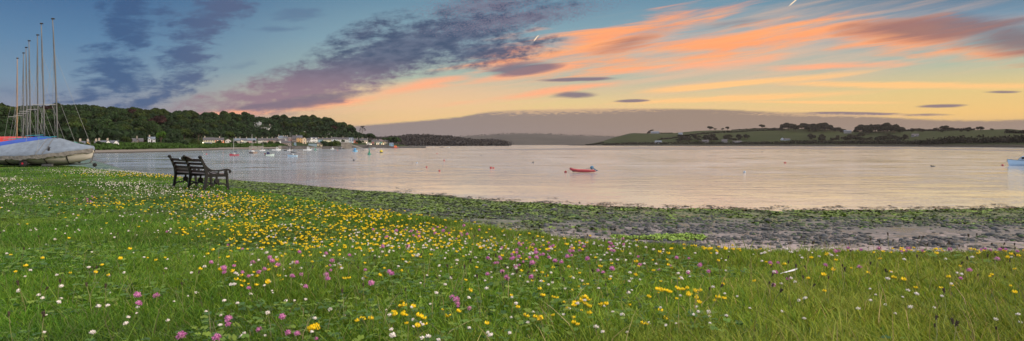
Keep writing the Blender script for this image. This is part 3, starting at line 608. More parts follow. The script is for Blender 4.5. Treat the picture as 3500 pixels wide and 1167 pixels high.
# ------------------------------------------------------------ village
WINM = material('window_glass', (.03, .035, .045), .15, .2, 2, spec=.6); DOORM = paint(60, 50, 60); SLATE = [paint(74, 78, 92, .7, .25, .8), paint(66, 64, 72, .7, .25, .8), paint(88, 100, 118, .6, .2, .8), paint(96, 84, 86, .7, .2, .8)]
WHITE = paint(226, 228, 232, .6, .05, .5); SASH = paint(236, 236, 236, .5, .03, 1); POT = paint(170, 160, 150, .8, .15, 2)
LAMP = material('lit_lamp', (1, .8, .55), .5, .0, 1, emit=(1, .78, .5, 5))
def face_rot(px, Y, off=0): return -math.atan2(px - CX, F) + R(off)
def house(px0, px1, pr, pe, pb, Y, wall, roof, label, cat='house', nx=3, ny=2, front_gable=False, chim=(), door=.5, off=0, depth=8, name='house', group=None, win=1.0, gables=(), lamps=(), crenel=False, flat=False):
    pxc = (px0 + px1) / 2
    if px1 < 1400: Y = Yfit(pxc, pb, Y)
    azm = math.atan((pxc - CX) / F); w = abs(px1 - px0) / F * Y * math.cos(azm); z0 = WZ(pb, Y); hw = (pb - pe) / F * Y; hr = (pe - pr) / F * Y
    root = empty(name, (WX(pxc, Y), Y, z0), face_rot(pxc, Y, off), label, cat, group)
    m = MB().box((0, depth / 2, (hw - 3) / 2), (w, depth, hw + 3))
    e = .3
    if not flat:
        if front_gable: m.prism([(-w / 2, hw - .01), (w / 2, hw - .01), (0, hw + hr - .12)], depth - .02, 1); m.v[-6:] = [(x, y + depth / 2, z) for x, y, z in m.v[-6:]]
        else: m.prism([(0.01, hw - .01), (depth - .01, hw - .01), (depth / 2, hw + hr - .12)], w - .02, 0)
    for gx, gw, gh in gables:   # front-facing dormer gables standing on the front wall
        a = gx * w; b = gw / F * Y / 2; c = gh / F * Y
        m.add([(a - b, -.25, 0), (a + b, -.25, 0), (a + b, -.25, hw), (a, -.25, hw + c), (a - b, -.25, hw), (a - b, 3, 0), (a + b, 3, 0), (a + b, 3, hw), (a, 3, hw + c), (a - b, 3, hw)], [(0, 1, 2, 3, 4), (5, 9, 8, 7, 6), (0, 4, 9, 5), (1, 6, 7, 2), (4, 3, 8, 9), (3, 2, 7, 8)])
    m.build('wall', wall, root)
    rm = MB(); th = .22
    if flat:
        rm.box((0, depth / 2, hw + .12), (w + .3, depth + .3, .24)); 
    elif front_gable:
        for s in (-1, 1):
            rm.add([(0, -e, hw + hr + th), (s * (w / 2 + e), -e, hw + th * .4), (s * (w / 2 + e), depth + e, hw + th * .4), (0, depth + e, hw + hr + th), (0, -e, hw + hr), (s * (w / 2 + e), -e, hw - th * .6), (s * (w / 2 + e), depth + e, hw - th * .6), (0, depth + e, hw + hr)], [(0, 1, 2, 3), (7, 6, 5, 4), (0, 4, 5, 1), (1, 5, 6, 2), (2, 6, 7, 3)])
    else:
        for y0, y1 in ((-e, depth / 2), (depth + e, depth / 2)):
            rm.add([(-w / 2 - .1, y0, hw), (w / 2 + .1, y0, hw), (w / 2 + .1, y1, hw + hr + th), (-w / 2 - .1, y1, hw + hr + th), (-w / 2 - .1, y0, hw - .2), (w / 2 + .1, y0, hw - .2), (w / 2 + .1, y1, hw + hr - .05), (-w / 2 - .1, y1, hw + hr - .05)], [(0, 1, 2, 3), (7, 6, 5, 4), (0, 4, 5, 1), (0, 3, 7, 4), (1, 5, 6, 2)])
    for gx, gw, gh in gables:
        a = gx * w; b = gw / F * Y / 2 + .2; c = gh / F * Y
        for s in (-1, 1): rm.add([(a, -.5, hw + c + .25), (a + s * b, -.5, hw + .02), (a + s * b, 3, hw + .02), (a, 3, hw + c + .25), (a, -.5, hw + c + .05), (a + s * b, -.5, hw - .2), (a + s * b, 3, hw - .2), (a, 3, hw + c + .05)], [(0, 1, 2, 3), (7, 6, 5, 4), (0, 4, 5, 1), (1, 5, 6, 2)])
    rf = rm.build('roof', roof, root)
    for cx in chim:
        cm = MB(); zc = hw + hr; cm.box((cx * w, depth / 2, zc + .35), (.9, .6, 1.7)); cm.box((cx * w, depth / 2, zc + 1.24), (1.05, .75, .12))
        for q in (-.22, .22): cm.tube([(cx * w + q, depth / 2, zc + 1.25), (cx * w + q, depth / 2, zc + 1.65)], .12, 6)
        cm.build('chimney', POT, rf)
    if crenel:
        km = MB()
        for i in range(int(w / 1.4)):
            if i % 2 == 0: km.box((-w / 2 + .7 + i * 1.4, .2, hw + .5), (1.2, .5, .8))
        km.build('battlement', wall, root)
    for r_ in range(ny):
        for i in range(nx):
            x = (i + .5) / nx * w - w / 2; zz = hw * (r_ + .55) / ny; ww, wh = .95 * win, min(1.5, hw / ny * .5) * win
            if r_ == 0 and door is not None and abs((i + .5) / nx - door) < .5 / nx:
                d_ = MB().box((x, -.28 if gables else -.02, 1.05), (1.0, .08, 2.1)).build('door', DOORM, root); MB().box((x + .35, -.08 - (.26 if gables else 0), 1.0), (.06, .06, .14)).build('handle', POT, d_); continue
            y = -.02
            for gx, gw, gh in gables:
                if abs(x - gx * w) < gw / F * Y / 2: y = -.27
            fr = MB()
            for dx, dz, sx, sz in ((0, wh / 2, ww + .2, .1), (0, -wh / 2, ww + .3, .12), (-ww / 2, 0, .1, wh), (ww / 2, 0, .1, wh)): fr.box((x + dx, y - .03, zz + dz), (sx, .1, sz))
            f_ = fr.build('window', SASH, root); MB().box((x, y, zz), (ww - .1, .06, wh - .1)).build('pane', WINM, f_)
    for lx in lamps:
        lm = MB().tube([(lx * w, -.05, hw * .8), (lx * w, -.45, hw * .84)], .04, 5).build('wall_lamp', POT, root)
        MB().ball((lx * w, -.5, hw * .80), .22, 8, 6).build('bulb', LAMP, lm)
    return root
def RD(r, g, b): return paint(r, g, b, .75, .08, .4)
W1 = RD(238, 240, 244)
# shore-road cottages (from the boats rightwards)
house(240, 272, 483, 491, 501, 330, RD(70, 170, 150), SLATE[0], 'turquoise gabled cottage half hidden behind the covered dinghy', nx=2, ny=1, front_gable=True)
house(272, 292, 484, 492, 502, 328, RD(226, 196, 140), SLATE[0], 'low cream cottage wing with blue slate roof beside the turquoise gable', nx=3, ny=1, chim=(-.4,))
house(291.5, 308.5, 485, 492.5, 502.5, 324, RD(222, 184, 112), SLATE[0], 'yellow gabled cottage at the end of the row nearest the dinghy bow', nx=1, ny=1, front_gable=True, chim=(.0,), door=None)
house(313, 330, 484, 490, 500, 352, W1, SLATE[1], 'small white house half hidden by a narrow tree left of the white terrace', nx=2, ny=1, chim=(.4,))
house(333, 405, 482, 489, 500, 366, W1, SLATE[0], 'long white terrace with two front gables and a blue slate roof', nx=10, ny=1, chim=(-.42, -.02), gables=((.02, 15, 8), (.40, 15, 8)), door=.25)
house(449, 470, 474, 483, 496, 402, RD(120, 116, 112), SLATE[1], 'dark stone hall left of the chapel gable', nx=2, ny=1, door=None)
chap = house(462, 490, 474, 484, 497, 398, RD(142, 134, 126), SLATE[1], 'grey stone chapel with a little bellcote on its gable', 'chapel', nx=3, ny=1, gables=((-.25, 13, 9),), name='chapel')
b_ = MB(); zz = 23 / F * chap.location.y; xx = -1.2; b_.box((xx, .8, zz + .3), (.7, .5, 1.6)); b_.prism([(-.45, 0), (.45, 0), (0, .7)], .5, 1); b_.v[-6:] = [(x + xx, y + .8, z + zz + 1.1) for x, y, z in b_.v[-6:]]; b_.build('bellcote', RD(130, 124, 118), chap)
house(506, 531, 469, 476, 490, 412, RD(206, 214, 230), SLATE[2], 'two-storey white house with blue roof left of the bright round tree', nx=3, ny=2, chim=(-.3,), gables=((-.28, 10, 5),))
house(694, 735, 471, 479, 494, 515, RD(196, 190, 160), SLATE[1], 'cream two-storey house with four upper windows above the boat shed', nx=5, ny=2, chim=(-.35,))
house(695, 725, 488, 489.5, 497, 490, RD(206, 212, 218), SLATE[2], 'low white boat shed on the shore below the cream house', 'shed', nx=3, ny=1, door=.5, name='boat_shed', depth=4)
house(735, 766, 472, 479.5, 494, 520, RD(226, 140, 96), SLATE[1], 'house with two glowing wall lamps, their orange light put into the wall colour', nx=3, ny=2, chim=(0,), lamps=(-.22, .25))  # lamplight on the facade is put into the orange wall colour
house(770, 790, 475, 481, 490, 560, RD(200, 196, 196), SLATE[1], 'small pale gabled house behind the rounded tree', nx=2, ny=1, front_gable=True)
g = 'houses of the long pastel terrace'
ter = [(801, 806, 150, 160, 175, 'narrow blue-grey end of the pastel terrace', 1, ()), (806, 821, 196, 184, 176, 'beige terraced house next to the blue-grey end', 4, ()), (821, 844, 186, 206, 196, 'pale green terraced house with two lit lamps', 6, (-.3, -.1)), (844, 862, 200, 152, 156, 'pink terraced house in the pastel row', 4, ()), (862, 876, 160, 156, 160, 'grey terraced house at the right end of the first row', 3, ())]
for a, b, r_, g_, bl, lab, nx, lp in ter: house(a, b, 473.6, 480.5, 491.5, 590, RD(r_, g_, bl), SLATE[2 if b > 860 or a < 810 else 0], lab, nx=nx, ny=2, chim=(.45,), group=g, lamps=lp, depth=7)
ter = [(881, 897, 216, 214, 214, 'white terraced house left of the beige one in the second row', 4), (897, 914, 186, 176, 168, 'beige terraced house between the white and the red ones', 4), (914, 931, 176, 84, 84, 'red-painted terraced house in the second row', 4), (931, 950, 172, 150, 140, 'dusty brown terraced house at the end of the second row', 4)]
for a, b, r_, g_, bl, lab, nx in ter: house(a, b, 473.2, 479.5, 490.5, 620, RD(r_, g_, bl), SLATE[1], lab, nx=nx, ny=2, chim=(.45,), group=g, depth=7)
house(933, 952, 467, 478, 484, 680, RD(90, 86, 96), SLATE[1], 'dark steep-roofed house behind the second terrace', nx=1, ny=1, front_gable=True, door=None)
house(951, 967, 465, 473, 484, 670, W1, SLATE[2], 'tall white house with roof dormers, upper left of the white pair', nx=4, ny=2, chim=(-.4,), door=None)
house(967, 984, 467, 473, 486, 668, W1, SLATE[0], 'tall white house with three chimneys behind the lower white one', nx=4, ny=2, chim=(-.4, 0, .4))
house(953, 974, 475.6, 480.5, 493, 640, W1, SLATE[1], 'lower white house with veranda in front of the tall white pair', nx=4, ny=2)
house(984, 998, 470, 475, 488, 665, RD(150, 84, 84), SLATE[3], 'dull red house between the tall white house and the slate barn', nx=3, ny=2)
house(998, 1013, 464, 476, 487, 660, RD(96, 92, 96), SLATE[1], 'dark slate-roofed building left of the ochre house', nx=2, ny=1)
house(1012, 1034, 464, 471, 487, 655, RD(198, 158, 108), SLATE[0], 'ochre stone house with a tall white chimney', nx=3, ny=2, chim=(-.42,))
house(1034, 1047, 470, 475, 492, 650, RD(208, 190, 170), SLATE[0], 'narrow cream gable house behind the flat-topped tree', nx=1, ny=2, front_gable=True)
house(1036, 1041, 483, 484, 491, 642, RD(190, 120, 160), SLATE[0], 'tiny pink lean-to below the flat-topped tree', 'shed', nx=1, ny=1, door=None, flat=True, name='lean_to', depth=3)
house(961, 998, 482, 489, 501, 600, RD(128, 116, 112), SLATE[1], 'long dark slate-roofed boathouse on the shore', 'boathouse', nx=6, ny=1, name='boathouse')
house(1005, 1012, 488, 490.5, 498, 605, RD(150, 190, 220), SLATE[2], 'small sky-blue shed right of the slate boathouse', 'shed', nx=1, ny=1, name='shed', depth=4)
house(1048, 1060, 473, 480, 488, 690, RD(190, 194, 200), SLATE[1], 'white house with a dark hipped roof left of the twin-gabled one', nx=3, ny=2)
house(1060, 1086, 470, 475.5, 488, 688, W1, SLATE[0], 'twin-gabled white house right of the flat-topped tree', nx=5, ny=2, gables=((-.28, 8, 5), (.28, 8, 5)))
house(1087, 1105, 473, 477, 489, 690, RD(110, 160, 190), SLATE[1], 'blue terraced house with two white chimneys', nx=3, ny=2, chim=(-.38, .38))
house(1105, 1133, 472.5, 477.5, 490.5, 695, RD(214, 208, 180), SLATE[1], 'cream terraced house with five upper windows', nx=6, ny=2, chim=(-.05,))
house(1133, 1153, 470, 475.5, 489, 705, RD(196, 206, 222), SLATE[1], 'pale blue-white house with three tall windows', nx=3, ny=2, chim=(-.5,))
house(1153, 1192, 471, 476.5, 488, 712, RD(200, 202, 206), SLATE[1], 'long greyish white house left of the pale blue gable', nx=7, ny=2, chim=(0,))
house(1184, 1208, 471, 483, 489, 716, RD(170, 196, 216), SLATE[2], 'pale blue roofed hall at the head of the slipway', 'hall', nx=2, ny=1, front_gable=False, door=None, name='hall')
house(1208, 1224, 474, 480.5, 490, 740, RD(184, 104, 80), SLATE[1], 'brick-coloured house with a white chimney', nx=3, ny=1, chim=(.4,))
house(1228, 1246, 474, 479.5, 488, 770, RD(196, 186, 176), SLATE[1], 'cream house above the slipway, left of the slim shrub', nx=4, ny=2, chim=(0, .2))
house(1246, 1258, 474, 479, 489, 775, RD(196, 186, 180), SLATE[1], 'pale house right of the slim shrub', nx=3, ny=2, chim=(.4,))
house(1254, 1267, 487.5, 489, 495.5, 760, W1, SLATE[1], 'small white kiosk with square windows on the quay', 'kiosk', nx=3, ny=1, flat=True, name='kiosk', depth=4)
q = [(1270, 1279, 168, 62, 66, 'red quay house, first of the coloured row'), (1279, 1287, 120, 190, 150, 'mint green quay house between the red and the white ones'), (1287, 1298, 206, 200, 196, 'white quay house between the mint and the teal ones'), (1298, 1307, 60, 160, 150, 'teal quay house in the coloured row'), (1307, 1312, 222, 176, 90, 'narrow yellow quay house'), (1312, 1319, 206, 200, 190, 'pale quay house right of the yellow one'), (1319, 1326, 196, 190, 186, 'last pale quay house of the coloured row')]
for i, (a, b, r_, g_, bl, lab) in enumerate(q): house(a, b, 479 if i < 3 else 477.5, 484, 493.5, 800 + 4 * i, RD(r_, g_, bl), SLATE[3 if i in (3, 4) else 1], lab, nx=3 if b - a > 7 else 2, ny=2, chim=(.45,), group='coloured houses on the quay', depth=8)
house(1330, 1345, 489, 492, 500, 835, RD(120, 160, 200), SLATE[2], 'blue shed behind the orange lifeboat', 'shed', nx=2, ny=1, name='shed', depth=5)
# up the hill
house(1035, 1045, 446, 451.5, 458, 850, W1, SLATE[1], 'white gabled house alone among the trees above the flat-topped tree', nx=1, ny=1, front_gable=True, door=None)
house(1115, 1127, 453, 456, 461.5, 870, W1, SLATE[1], 'white cottage on the hillside clearing above the cream terrace', nx=3, ny=1)
house(1001, 1005.5, 452.5, 455, 459.5, 830, W1, SLATE[1], 'tiny white gable peeping from the trees left of the hill house', nx=1, ny=1, door=None)
house(868, 884, 419.5, 421, 439, 950, RD(120, 128, 140), SLATE[1], 'grey battlemented mansion block on the wooded hill', 'mansion', nx=4, ny=3, crenel=True, flat=True, name='mansion', door=None)
house(884, 894, 417, 418, 443, 944, RD(156, 160, 170), SLATE[1], 'taller battlemented tower right of the grey mansion block', 'tower', nx=1, ny=3, crenel=True, flat=True, name='mansion_tower', door=None, depth=6)
house(894, 927, 428, 434, 443.5, 948, W1, SLATE[1], 'long white wing of the hilltop mansion with five dormer windows', 'mansion', nx=6, ny=1, chim=(-.3, .35), name='mansion_wing', gables=((-.32, 3, 2.5), (-.1, 3, 2.5), (.1, 3, 2.5), (.32, 3, 2.5)), door=None)
# walls, slip and quay
def wallb(px0, px1, p0, p1, Y, mat, name, label, d=1.0, cop=True):
    pc = (px0 + px1) / 2
    if name == 'sea_wall' and p1 < 505.8: Y = Yfit(pc, p1, Y)
    w = abs(px1 - px0) / F * Y * math.cos(math.atan((pc - CX) / F)); h = (p1 - p0) / F * Y
    m = MB().box((0, 0, h / 2 - 1), (w, d, h + 2))
    o = m.build(name, mat, None, loc=(WX(pc, Y), Y, WZ(p1, Y))); o.rotation_euler = (0, 0, face_rot(pc, Y)); tag(o, label, 'wall')
    if cop: MB().box((0, 0, h + .08), (w + .2, d + .2, .16)).build('coping', mat, o)
    return o
STONE = material('quay_stone', (.085, .08, .08), .9, .4, .6, bump=.4); CONC = material('concrete', (.19, .18, .165), .9, .2, .5)
wallb(337, 437, 499, 502.5, 350, WHITE, 'garden_wall', 'long low white garden wall before the white terrace', .4)
wallb(851, 878, 501, 505, 510, CONC, 'sea_wall', 'pale concrete sea wall left of its twin on the shingle', 1.2); wallb(880, 901, 500.5, 505, 512, CONC, 'sea_wall', 'pale concrete sea wall right of its twin on the shingle', 1.2)
wallb(951, 962, 499.5, 505.5, 535, CONC, 'sea_wall', 'short pale wall behind the white cabin cruiser', 1)
wallb(1054, 1083, 492, 499.5, 610, paint(120, 140, 156, .8), 'sea_wall', 'blue-grey painted wall left of the beige shed', 3)
house(1084, 1102, 488, 492, 500, 612, RD(206, 194, 170), SLATE[3], 'beige shed right of the blue-grey wall', 'shed', nx=1, ny=1, name='shed', depth=5)
house(823, 835, 496.5, 497, 500.5, 500, W1, WHITE, 'tiny white flat hut on the bank below the pale green house', 'hut', nx=1, ny=1, flat=True, name='hut', depth=2, door=None)
wallb(962, 1056, 499.5, 507, 575, STONE, 'sea_wall', 'dark stone sea wall below the slate boathouse', 2)
wallb(1100, 1168, 501, 507, 600, STONE, 'sea_wall', 'dark stone sea wall under the long green bank', 2)
wallb(1166, 1202, 488, 506.5, 640, material('pier_stone', (.16, .145, .13), .9, .35, .5), 'stone_pier', 'tall stone pier standing at the shore left of the slipway', 9)
m = MB(); Y = 650; m.prism([(WX(1200, Y), WZ(494, Y)), (WX(1236, Y), WZ(506, Y)), (WX(1226, Y), WZ(507, Y)), (WX(1200, Y), WZ(497, Y))], 5, 1); m.v = [(x, y + Y, z) for x, y, z in m.v]; tag(m.build('slipway', CONC), 'narrow concrete slipway running down from the pier into the water', 'slipway')
for a, b, lab in [(1202, 1260, 'dark quay wall right of the slipway'), (1260, 1330, 'dark quay wall below the coloured quay houses'), (1330, 1455, 'low dark quay wall behind the orange lifeboat')]: wallb(a, b, 495.5 if b < 1400 else 500.5, 506, 780, STONE, 'quay_wall', lab, 30, False)
for px, p0, Y in [(1195, 474, 655), (1201, 474, 655)]:
    h = (500 - p0) / F * Y; o = MB().tube([(0, 0, -2), (0, 0, h)], [.16, .1], 6).build('flagpole', WHITE, None, loc=(WX(px, Y), Y, WZ(500, Y))); tag(o, 'white flagpole on the pier, ' + ('left' if px == 1195 else 'right') + ' one of the pair', 'flagpole', 'flagpoles on the pier'); MB().ball((0, 0, h), .2).build('finial', WHITE, o)
for i, (px, py, Y, lab) in enumerate([(1252, 489, 758, 'bright street lamp left of the kiosk'), (1268, 494, 776, 'street lamp at the foot of the red quay house'), (1287, 493, 776, 'street lamp before the white quay house'), (1292, 493, 776, 'street lamp in the middle of the coloured row'), (1304, 493, 776, 'street lamp before the teal quay house'), (1310, 493.5, 776, 'street lamp before the yellow quay house'), (693, 489, 485, 'warm lamp at the left corner of the white boat shed')]):
    z1 = WZ(py, Y); o = MB().tube([(0, 0, -4), (0, 0, 0), (.3, -.3, .25)], .07, 5).build('street_lamp', POT, None, loc=(WX(px, Y), Y, z1)); tag(o, lab, 'street lamp', 'lit lamps along the quay'); MB().ball((.35, -.35, .1), .33, 8, 6).build('bulb', LAMP, o)
# farms across the water
def rhouse(px, t_, wpx, hpx, rpx, wall, roof, label, nx=4, ny=1, **k):
    X, Y, z = ground_r(px, t_); pb = HY + (EYE - z) * F / Y
    return house(px - wpx / 2, px + wpx / 2, pb - hpx - rpx, pb - hpx, pb, Y, wall, roof, label, nx=nx, ny=ny, depth=12, win=1.6, **k)
rhouse(2239, .95, 29, 4.0, 4, RD(130, 134, 144), SLATE[2], 'long grey house beside the bent pine on the bare hilltop', 5, chim=(-.35, 0, .35))
rhouse(2326, .62, 15, 4.2, 4, RD(196, 202, 214), SLATE[2], 'small white farmhouse in the open green field', 3, gables=((.3, 5, 3),))
rhouse(2250, .10, 24, 4.5, 5, RD(190, 194, 206), SLATE[2], 'white hipped bungalow near the shore of the headland', 6)
rhouse(2411, .12, 24, 4.5, 5, RD(140, 136, 146), SLATE[1], 'lilac-grey shore cottage with arched windows', 5, chim=(.3,))
rhouse(2476, .12, 20, 5, 6, RD(150, 146, 150), SLATE[1], 'dark-roofed cottage with one tall white chimney', 4, chim=(.45,))
rhouse(2520, .09, 32, 3.5, 4, RD(176, 178, 186), SLATE[1], 'long low white cottage among the shore trees', 7)
rhouse(2674, .20, 12, 4.2, 5, RD(200, 206, 224), SLATE[1], 'bright white gabled farmhouse below the wood', 2, front_gable=True); rhouse(2690, .20, 22, 3.4, 3.4, RD(170, 176, 194), SLATE[1], 'low white wing right of the bright gabled farmhouse', 5)
rhouse(2897, .66, 27, 8, 2.5, RD(140, 138, 142), SLATE[2], 'large grey barn in the gap between the two skyline woods', 0, ny=0)
rhouse(3128, .42, 26, 4.5, 5, RD(120, 118, 140), SLATE[1], 'villa with a lit centre window in the right-hand field', 5, ny=1, lamps=(0,))
rhouse(3108, .93, 22, 3.5, 2, RD(112, 112, 116), SLATE[2], 'low grey barn on the crest right of the woods', 0, ny=0)
for px in (2278, 2315):
    X, Y, z = ground_r(px, .97); o = MB().tube([(0, 0, -1), (0, 0, 9 / F * Y)], .28, 5).build('utility_pole', BARK, None, loc=(X, Y, z)); tag(o, 'thin utility pole on the skyline, ' + ('nearer the long grey house' if px == 2278 else 'farther from the long grey house'), 'pole'); MB().box((0, 0, 8.4 / F * Y), (2.6, .2, .2)).build('crossarm', BARK, o)
o = MB().tube([(0, 0, -20), (0, 0, 20)], [1.0, .5], 5).build('radio_mast', POT, None, loc=(WX(1769, 5300), 5300, WZ(459, 5300))); tag(o, 'hair-thin radio mast on the crest of the distant moor', 'mast')

# ------------------------------------------------------------ boats on the water
GRP = paint(186, 192, 200, .35, .06, .8); BLACK = paint(30, 30, 34, .6, .2, 2); ALU = material('spar', (.30, .30, .31), .45, .15, 2, metal=.6); NAVY = paint(30, 40, 90, .7, .2, 2); ROPE = paint(150, 140, 120, .9, .2, 20)
def hull(L, beam, fb, draft=.25, bowrise=.35, stern=.85, n=13):
    secs = []
    for i in range(n):
        u = i / (n - 1); x = (u - .5) * L; b = beam / 2 * (stern + (1 - stern) * math.sin(min(u * 2, 1) * math.pi / 2)) * (1 - max(0, (u - .45) / .55) ** 2.3) + .015
        g = fb + bowrise * max(0, u - .4) ** 1.6 * 1.8; k = -draft * (1 - max(0, (u - .7) / .3) ** 2) ; rk = L * .06 * max(0, (u - .8) / .2)
        secs.append([(x + rk, -b, g), (x + rk * .7, -b * .93, g * .35), (x + rk * .2, -b * .62, k * .5), (x, 0, k), (x + rk * .2, b * .62, k * .5), (x + rk * .7, b * .93, g * .35), (x + rk, b, g)])
    return secs
def build_hull(root, L, beam, fb, mat, boot=None, **k):
    s = hull(L, beam, fb, **k); h = MB().loft(s, False).build('hull', mat, root, smooth=False)
    d = MB(); d.loft([[(q[0][0], q[0][1], q[0][2]), (q[0][0], 0, q[0][2] + .04), (q[6][0], q[6][1], q[6][2])] for q in s], False, False).build('deck', GRP, root)
    r = MB(); r.tube([(q[0][0], q[0][1], q[0][2]) for q in s], .035, 5); r.tube([(q[6][0], q[6][1], q[6][2]) for q in s], .035, 5); r.build('gunwale', BLACK if boot is None else boot, root)
    return s
def cabin(root, x0, x1, w, z0, z1, mat=None, rake=.35, winz=.3, name='cabin'):
    m = MB(); secs = []
    for x, z, k in ((x0, z1 * .96 + z0 * .04, .9), ((x0 + x1) / 2, z1, .95), (x1 - rake, z1 * .97 + z0 * .03, .85), (x1, z0 + .02, .75)):
        b = w / 2 * k; secs.append([(x, -b, z0), (x, -b * .88, z), (x, 0, z + .06), (x, b * .88, z), (x, b, z0)])
    c = m.loft(secs, True).build(name, mat or GRP, root)
    hz = z0 + (z1 - z0) * .62; hh = (z1 - z0) * winz
    for s in (-1, 1): MB().box(((x0 + x1) / 2 - .1, s * (w / 2 * .93), hz), ((x1 - x0) * .62, .05, hh)).build('side_window', WINM, c)
    return c
def sailboat(px, py, wpx, mast_top, mat_h, label, ang=0, mastx=.08, sizeL=None, beam=2.1, cover=NAVY, name='sailing_boat', mast_m=None, outb=False):
    Y = EYE * F / (py - HY); L = sizeL or max(3.5, wpx / F * Y / max(.35, abs(math.cos(R(ang))))); root = empty(name, (WX(px, Y), Y, 0), face_rot(px, Y, ang), label, 'sailing boat')
    fb = L * .11 + .1; build_hull(root, L, beam * L / 6.5, fb, mat_h, draft=.3, stern=.7)
    cabin(root, -L * .08, L * .24, beam * L / 6.5 * .6, fb, fb + .5, rake=.5)
    H = (py - mast_top) / F * Y; mx = L * mastx; mk = mast_m or ALU
    m = MB().tube([(mx, 0, fb), (mx, 0, H)], [.11, .08], 6).build('mast', mk, root)
    MB().tube([(mx, -.6, H * .6), (mx, .6, H * .6)], .025, 5).build('spreader', mk, m)
    MB().tube([(mx, 0, fb + 1.0), (-L * .42, 0, fb + .95)], .045, 5).build('boom', mk, root)
    s = MB().tube([(mx - .1, 0, fb + 1.12), (mx - L * .2, 0, fb + 1.16), (-L * .40, 0, fb + 1.04)], [.12, .15, .06], 7).build('sail_cover', cover, root)
    r = MB(); r.tube([(mx, 0, H), (L * .53, 0, fb + .3)], .012, 3); r.tube([(mx, 0, H), (-L * .5, 0, fb + .1)], .012, 3)
    for q in (-1, 1): r.tube([(mx, 0, H * .96), (mx, q * beam * .3, fb)], .012, 3)
    r.build('rigging', mk, root)
    p = MB()
    for x in (-L * .48, -L * .3, L * .36, L * .52):
        p.tube([(x, -beam * .25 * (1 if x < 0 else .5), fb), (x, -beam * .25 * (1 if x < 0 else .5), fb + .55)], .02, 4); p.tube([(x, beam * .25 * (1 if x < 0 else .5), fb), (x, beam * .25 * (1 if x < 0 else .5), fb + .55)], .02, 4)
    p.build('guard_rail', ALU, root)
    if outb: outboard(root, -L * .52, fb)
    return root
def outboard(root, x, z, mat=None, s=1.0):
    m = MB(); secs = []
    for zz, a, b in ((0, .16, .10), (.12, .22, .14), (.32, .20, .13), (.42, .10, .08)): secs.append([(x + a * s * math.cos(t_), b * s * math.sin(t_), z + zz * s) for t_ in [k * math.pi / 5 for k in range(10)]])
    o = m.loft(secs, True).build('outboard_motor', mat or BLACK, root); MB().box((x - .02, 0, z - .28 * s), (.16 * s, .08, .62 * s)).build('leg', mat or BLACK, o); return o
def motorboat(px, py, wpx, topy, label, hmat=None, cmat=None, ang=0, name='motor_boat', tower=False, outb=True, beam=2.3, cat='motor boat', back=False):
    Y = EYE * F / (py - HY); L = max(3.2, wpx / F * Y / max(.4, abs(math.cos(R(ang))))); root = empty(name, (WX(px, Y), Y, 0), face_rot(px, Y, ang), label, cat)
    k = L / 6.5; fb = .55 * k + .15; build_hull(root, L, beam * min(1.3, k), fb, hmat or GRP, draft=.3, stern=.92)
    H = (py - topy) / F * Y; x0, x1 = (-L * .35, L * .02) if back else (-L * .02, L * .3)
    c = cabin(root, x0, x1, beam * min(1.3, k) * .72, fb, max(H * (.72 if tower else 1), fb + .5), cmat)
    if tower:
        MB().tube([(x0 + .6, 0, H * .7), (x0 + .5, 0, H)], .05, 5).build('radar_mast', ALU, root); MB().lathe([(.01, 0), (.28, .05), (.28, .2), (.05, .26)], (x0 + .5, 0, H * .9), 10).build('radar_dome', GRP, root)
    r = MB(); b = beam * .3 * min(1.3, k)
    r.tube([(L * .1, -b, fb + .5), (L * .35, -b * .8, fb + .62), (L * .52, 0, fb + .75), (L * .35, b * .8, fb + .62), (L * .1, b, fb + .5)], .02, 4)
    for x, y in ((L * .1, -b), (L * .35, -b * .8), (L * .35, b * .8), (L * .1, b)): r.tube([(x, y, fb), (x, y, fb + .6)], .018, 4)
    r.build('bow_rail', ALU, root)
    if outb: outboard(root, -L * .53, fb + .1, s=1.2)
    return root
RED = paint(150, 40, 58, .45, .1, 1)
sailboat(801, 532.3, 18, 472, paint(140, 44, 66, .4), 'small sailing boat with a maroon hull, nearest the shore hedge', 200, beam=2.2)
sailboat(863, 525.3, 17, 459, paint(120, 104, 96, .5), 'dark-hulled sailing boat with reddish covers and a tall mast', 110, beam=2.6, sizeL=7.5, cover=RED)
sailboat(897, 516.2, 14, 487, GRP, 'small white sailing boat with an orange stern close to the sea walls', 20, beam=2.0)
sailboat(1000, 535.5, 27, 449, paint(160, 190, 214, .4), 'pale blue sailing boat with a dark mast in front of the boathouse', 155, mastx=.14, mast_m=BLACK, cover=BLACK)
sailboat(990, 515.2, 16, 452, GRP, 'white sailing boat behind the pale blue one, close inshore', 25)
sailboat(1167, 510.2, 19, 478, BLACK, 'dark-hulled boat with a bare mast beside the stone pier', 10)
motorboat(922, 532.2, 21, 520, 'little white motor boat with a navy canopy', paint(170, 190, 190, .5), NAVY, 12, back=True)
motorboat(944, 514.6, 27, 502, 'white cabin cruiser moored left of the sailing boats', GRP, GRP, 5, tower=True, outb=False)
motorboat(1050, 514.4, 26, 499, 'white cabin cruiser with a radar mast, right of the slate boathouse', GRP, GRP, 6, tower=True, outb=False)
motorboat(1135, 510.8, 12, 503, 'little white cuddy boat left of the dark-hulled boat', GRP, GRP, 10)
motorboat(1154, 508.6, 10, 502, 'small white launch just behind the dark-hulled boat', GRP, GRP, 0)
motorboat(1216, 518.6, 12, 507, 'sky-blue and white cabin boat seen end on', paint(110, 180, 220, .5), paint(90, 150, 200, .5), 60, beam=3.0, back=True)
motorboat(1348, 507.3, 26, 495.5, 'bright orange lifeboat alongside the quay', paint(120, 60, 70, .5), paint(240, 120, 70, .5), 5, name='lifeboat', tower=True, outb=False, cat='lifeboat', beam=3.5)
motorboat(1325, 503.9, 12, 501, 'low white pontoon boat at the foot of the quay wall', GRP, GRP, 0, outb=False)
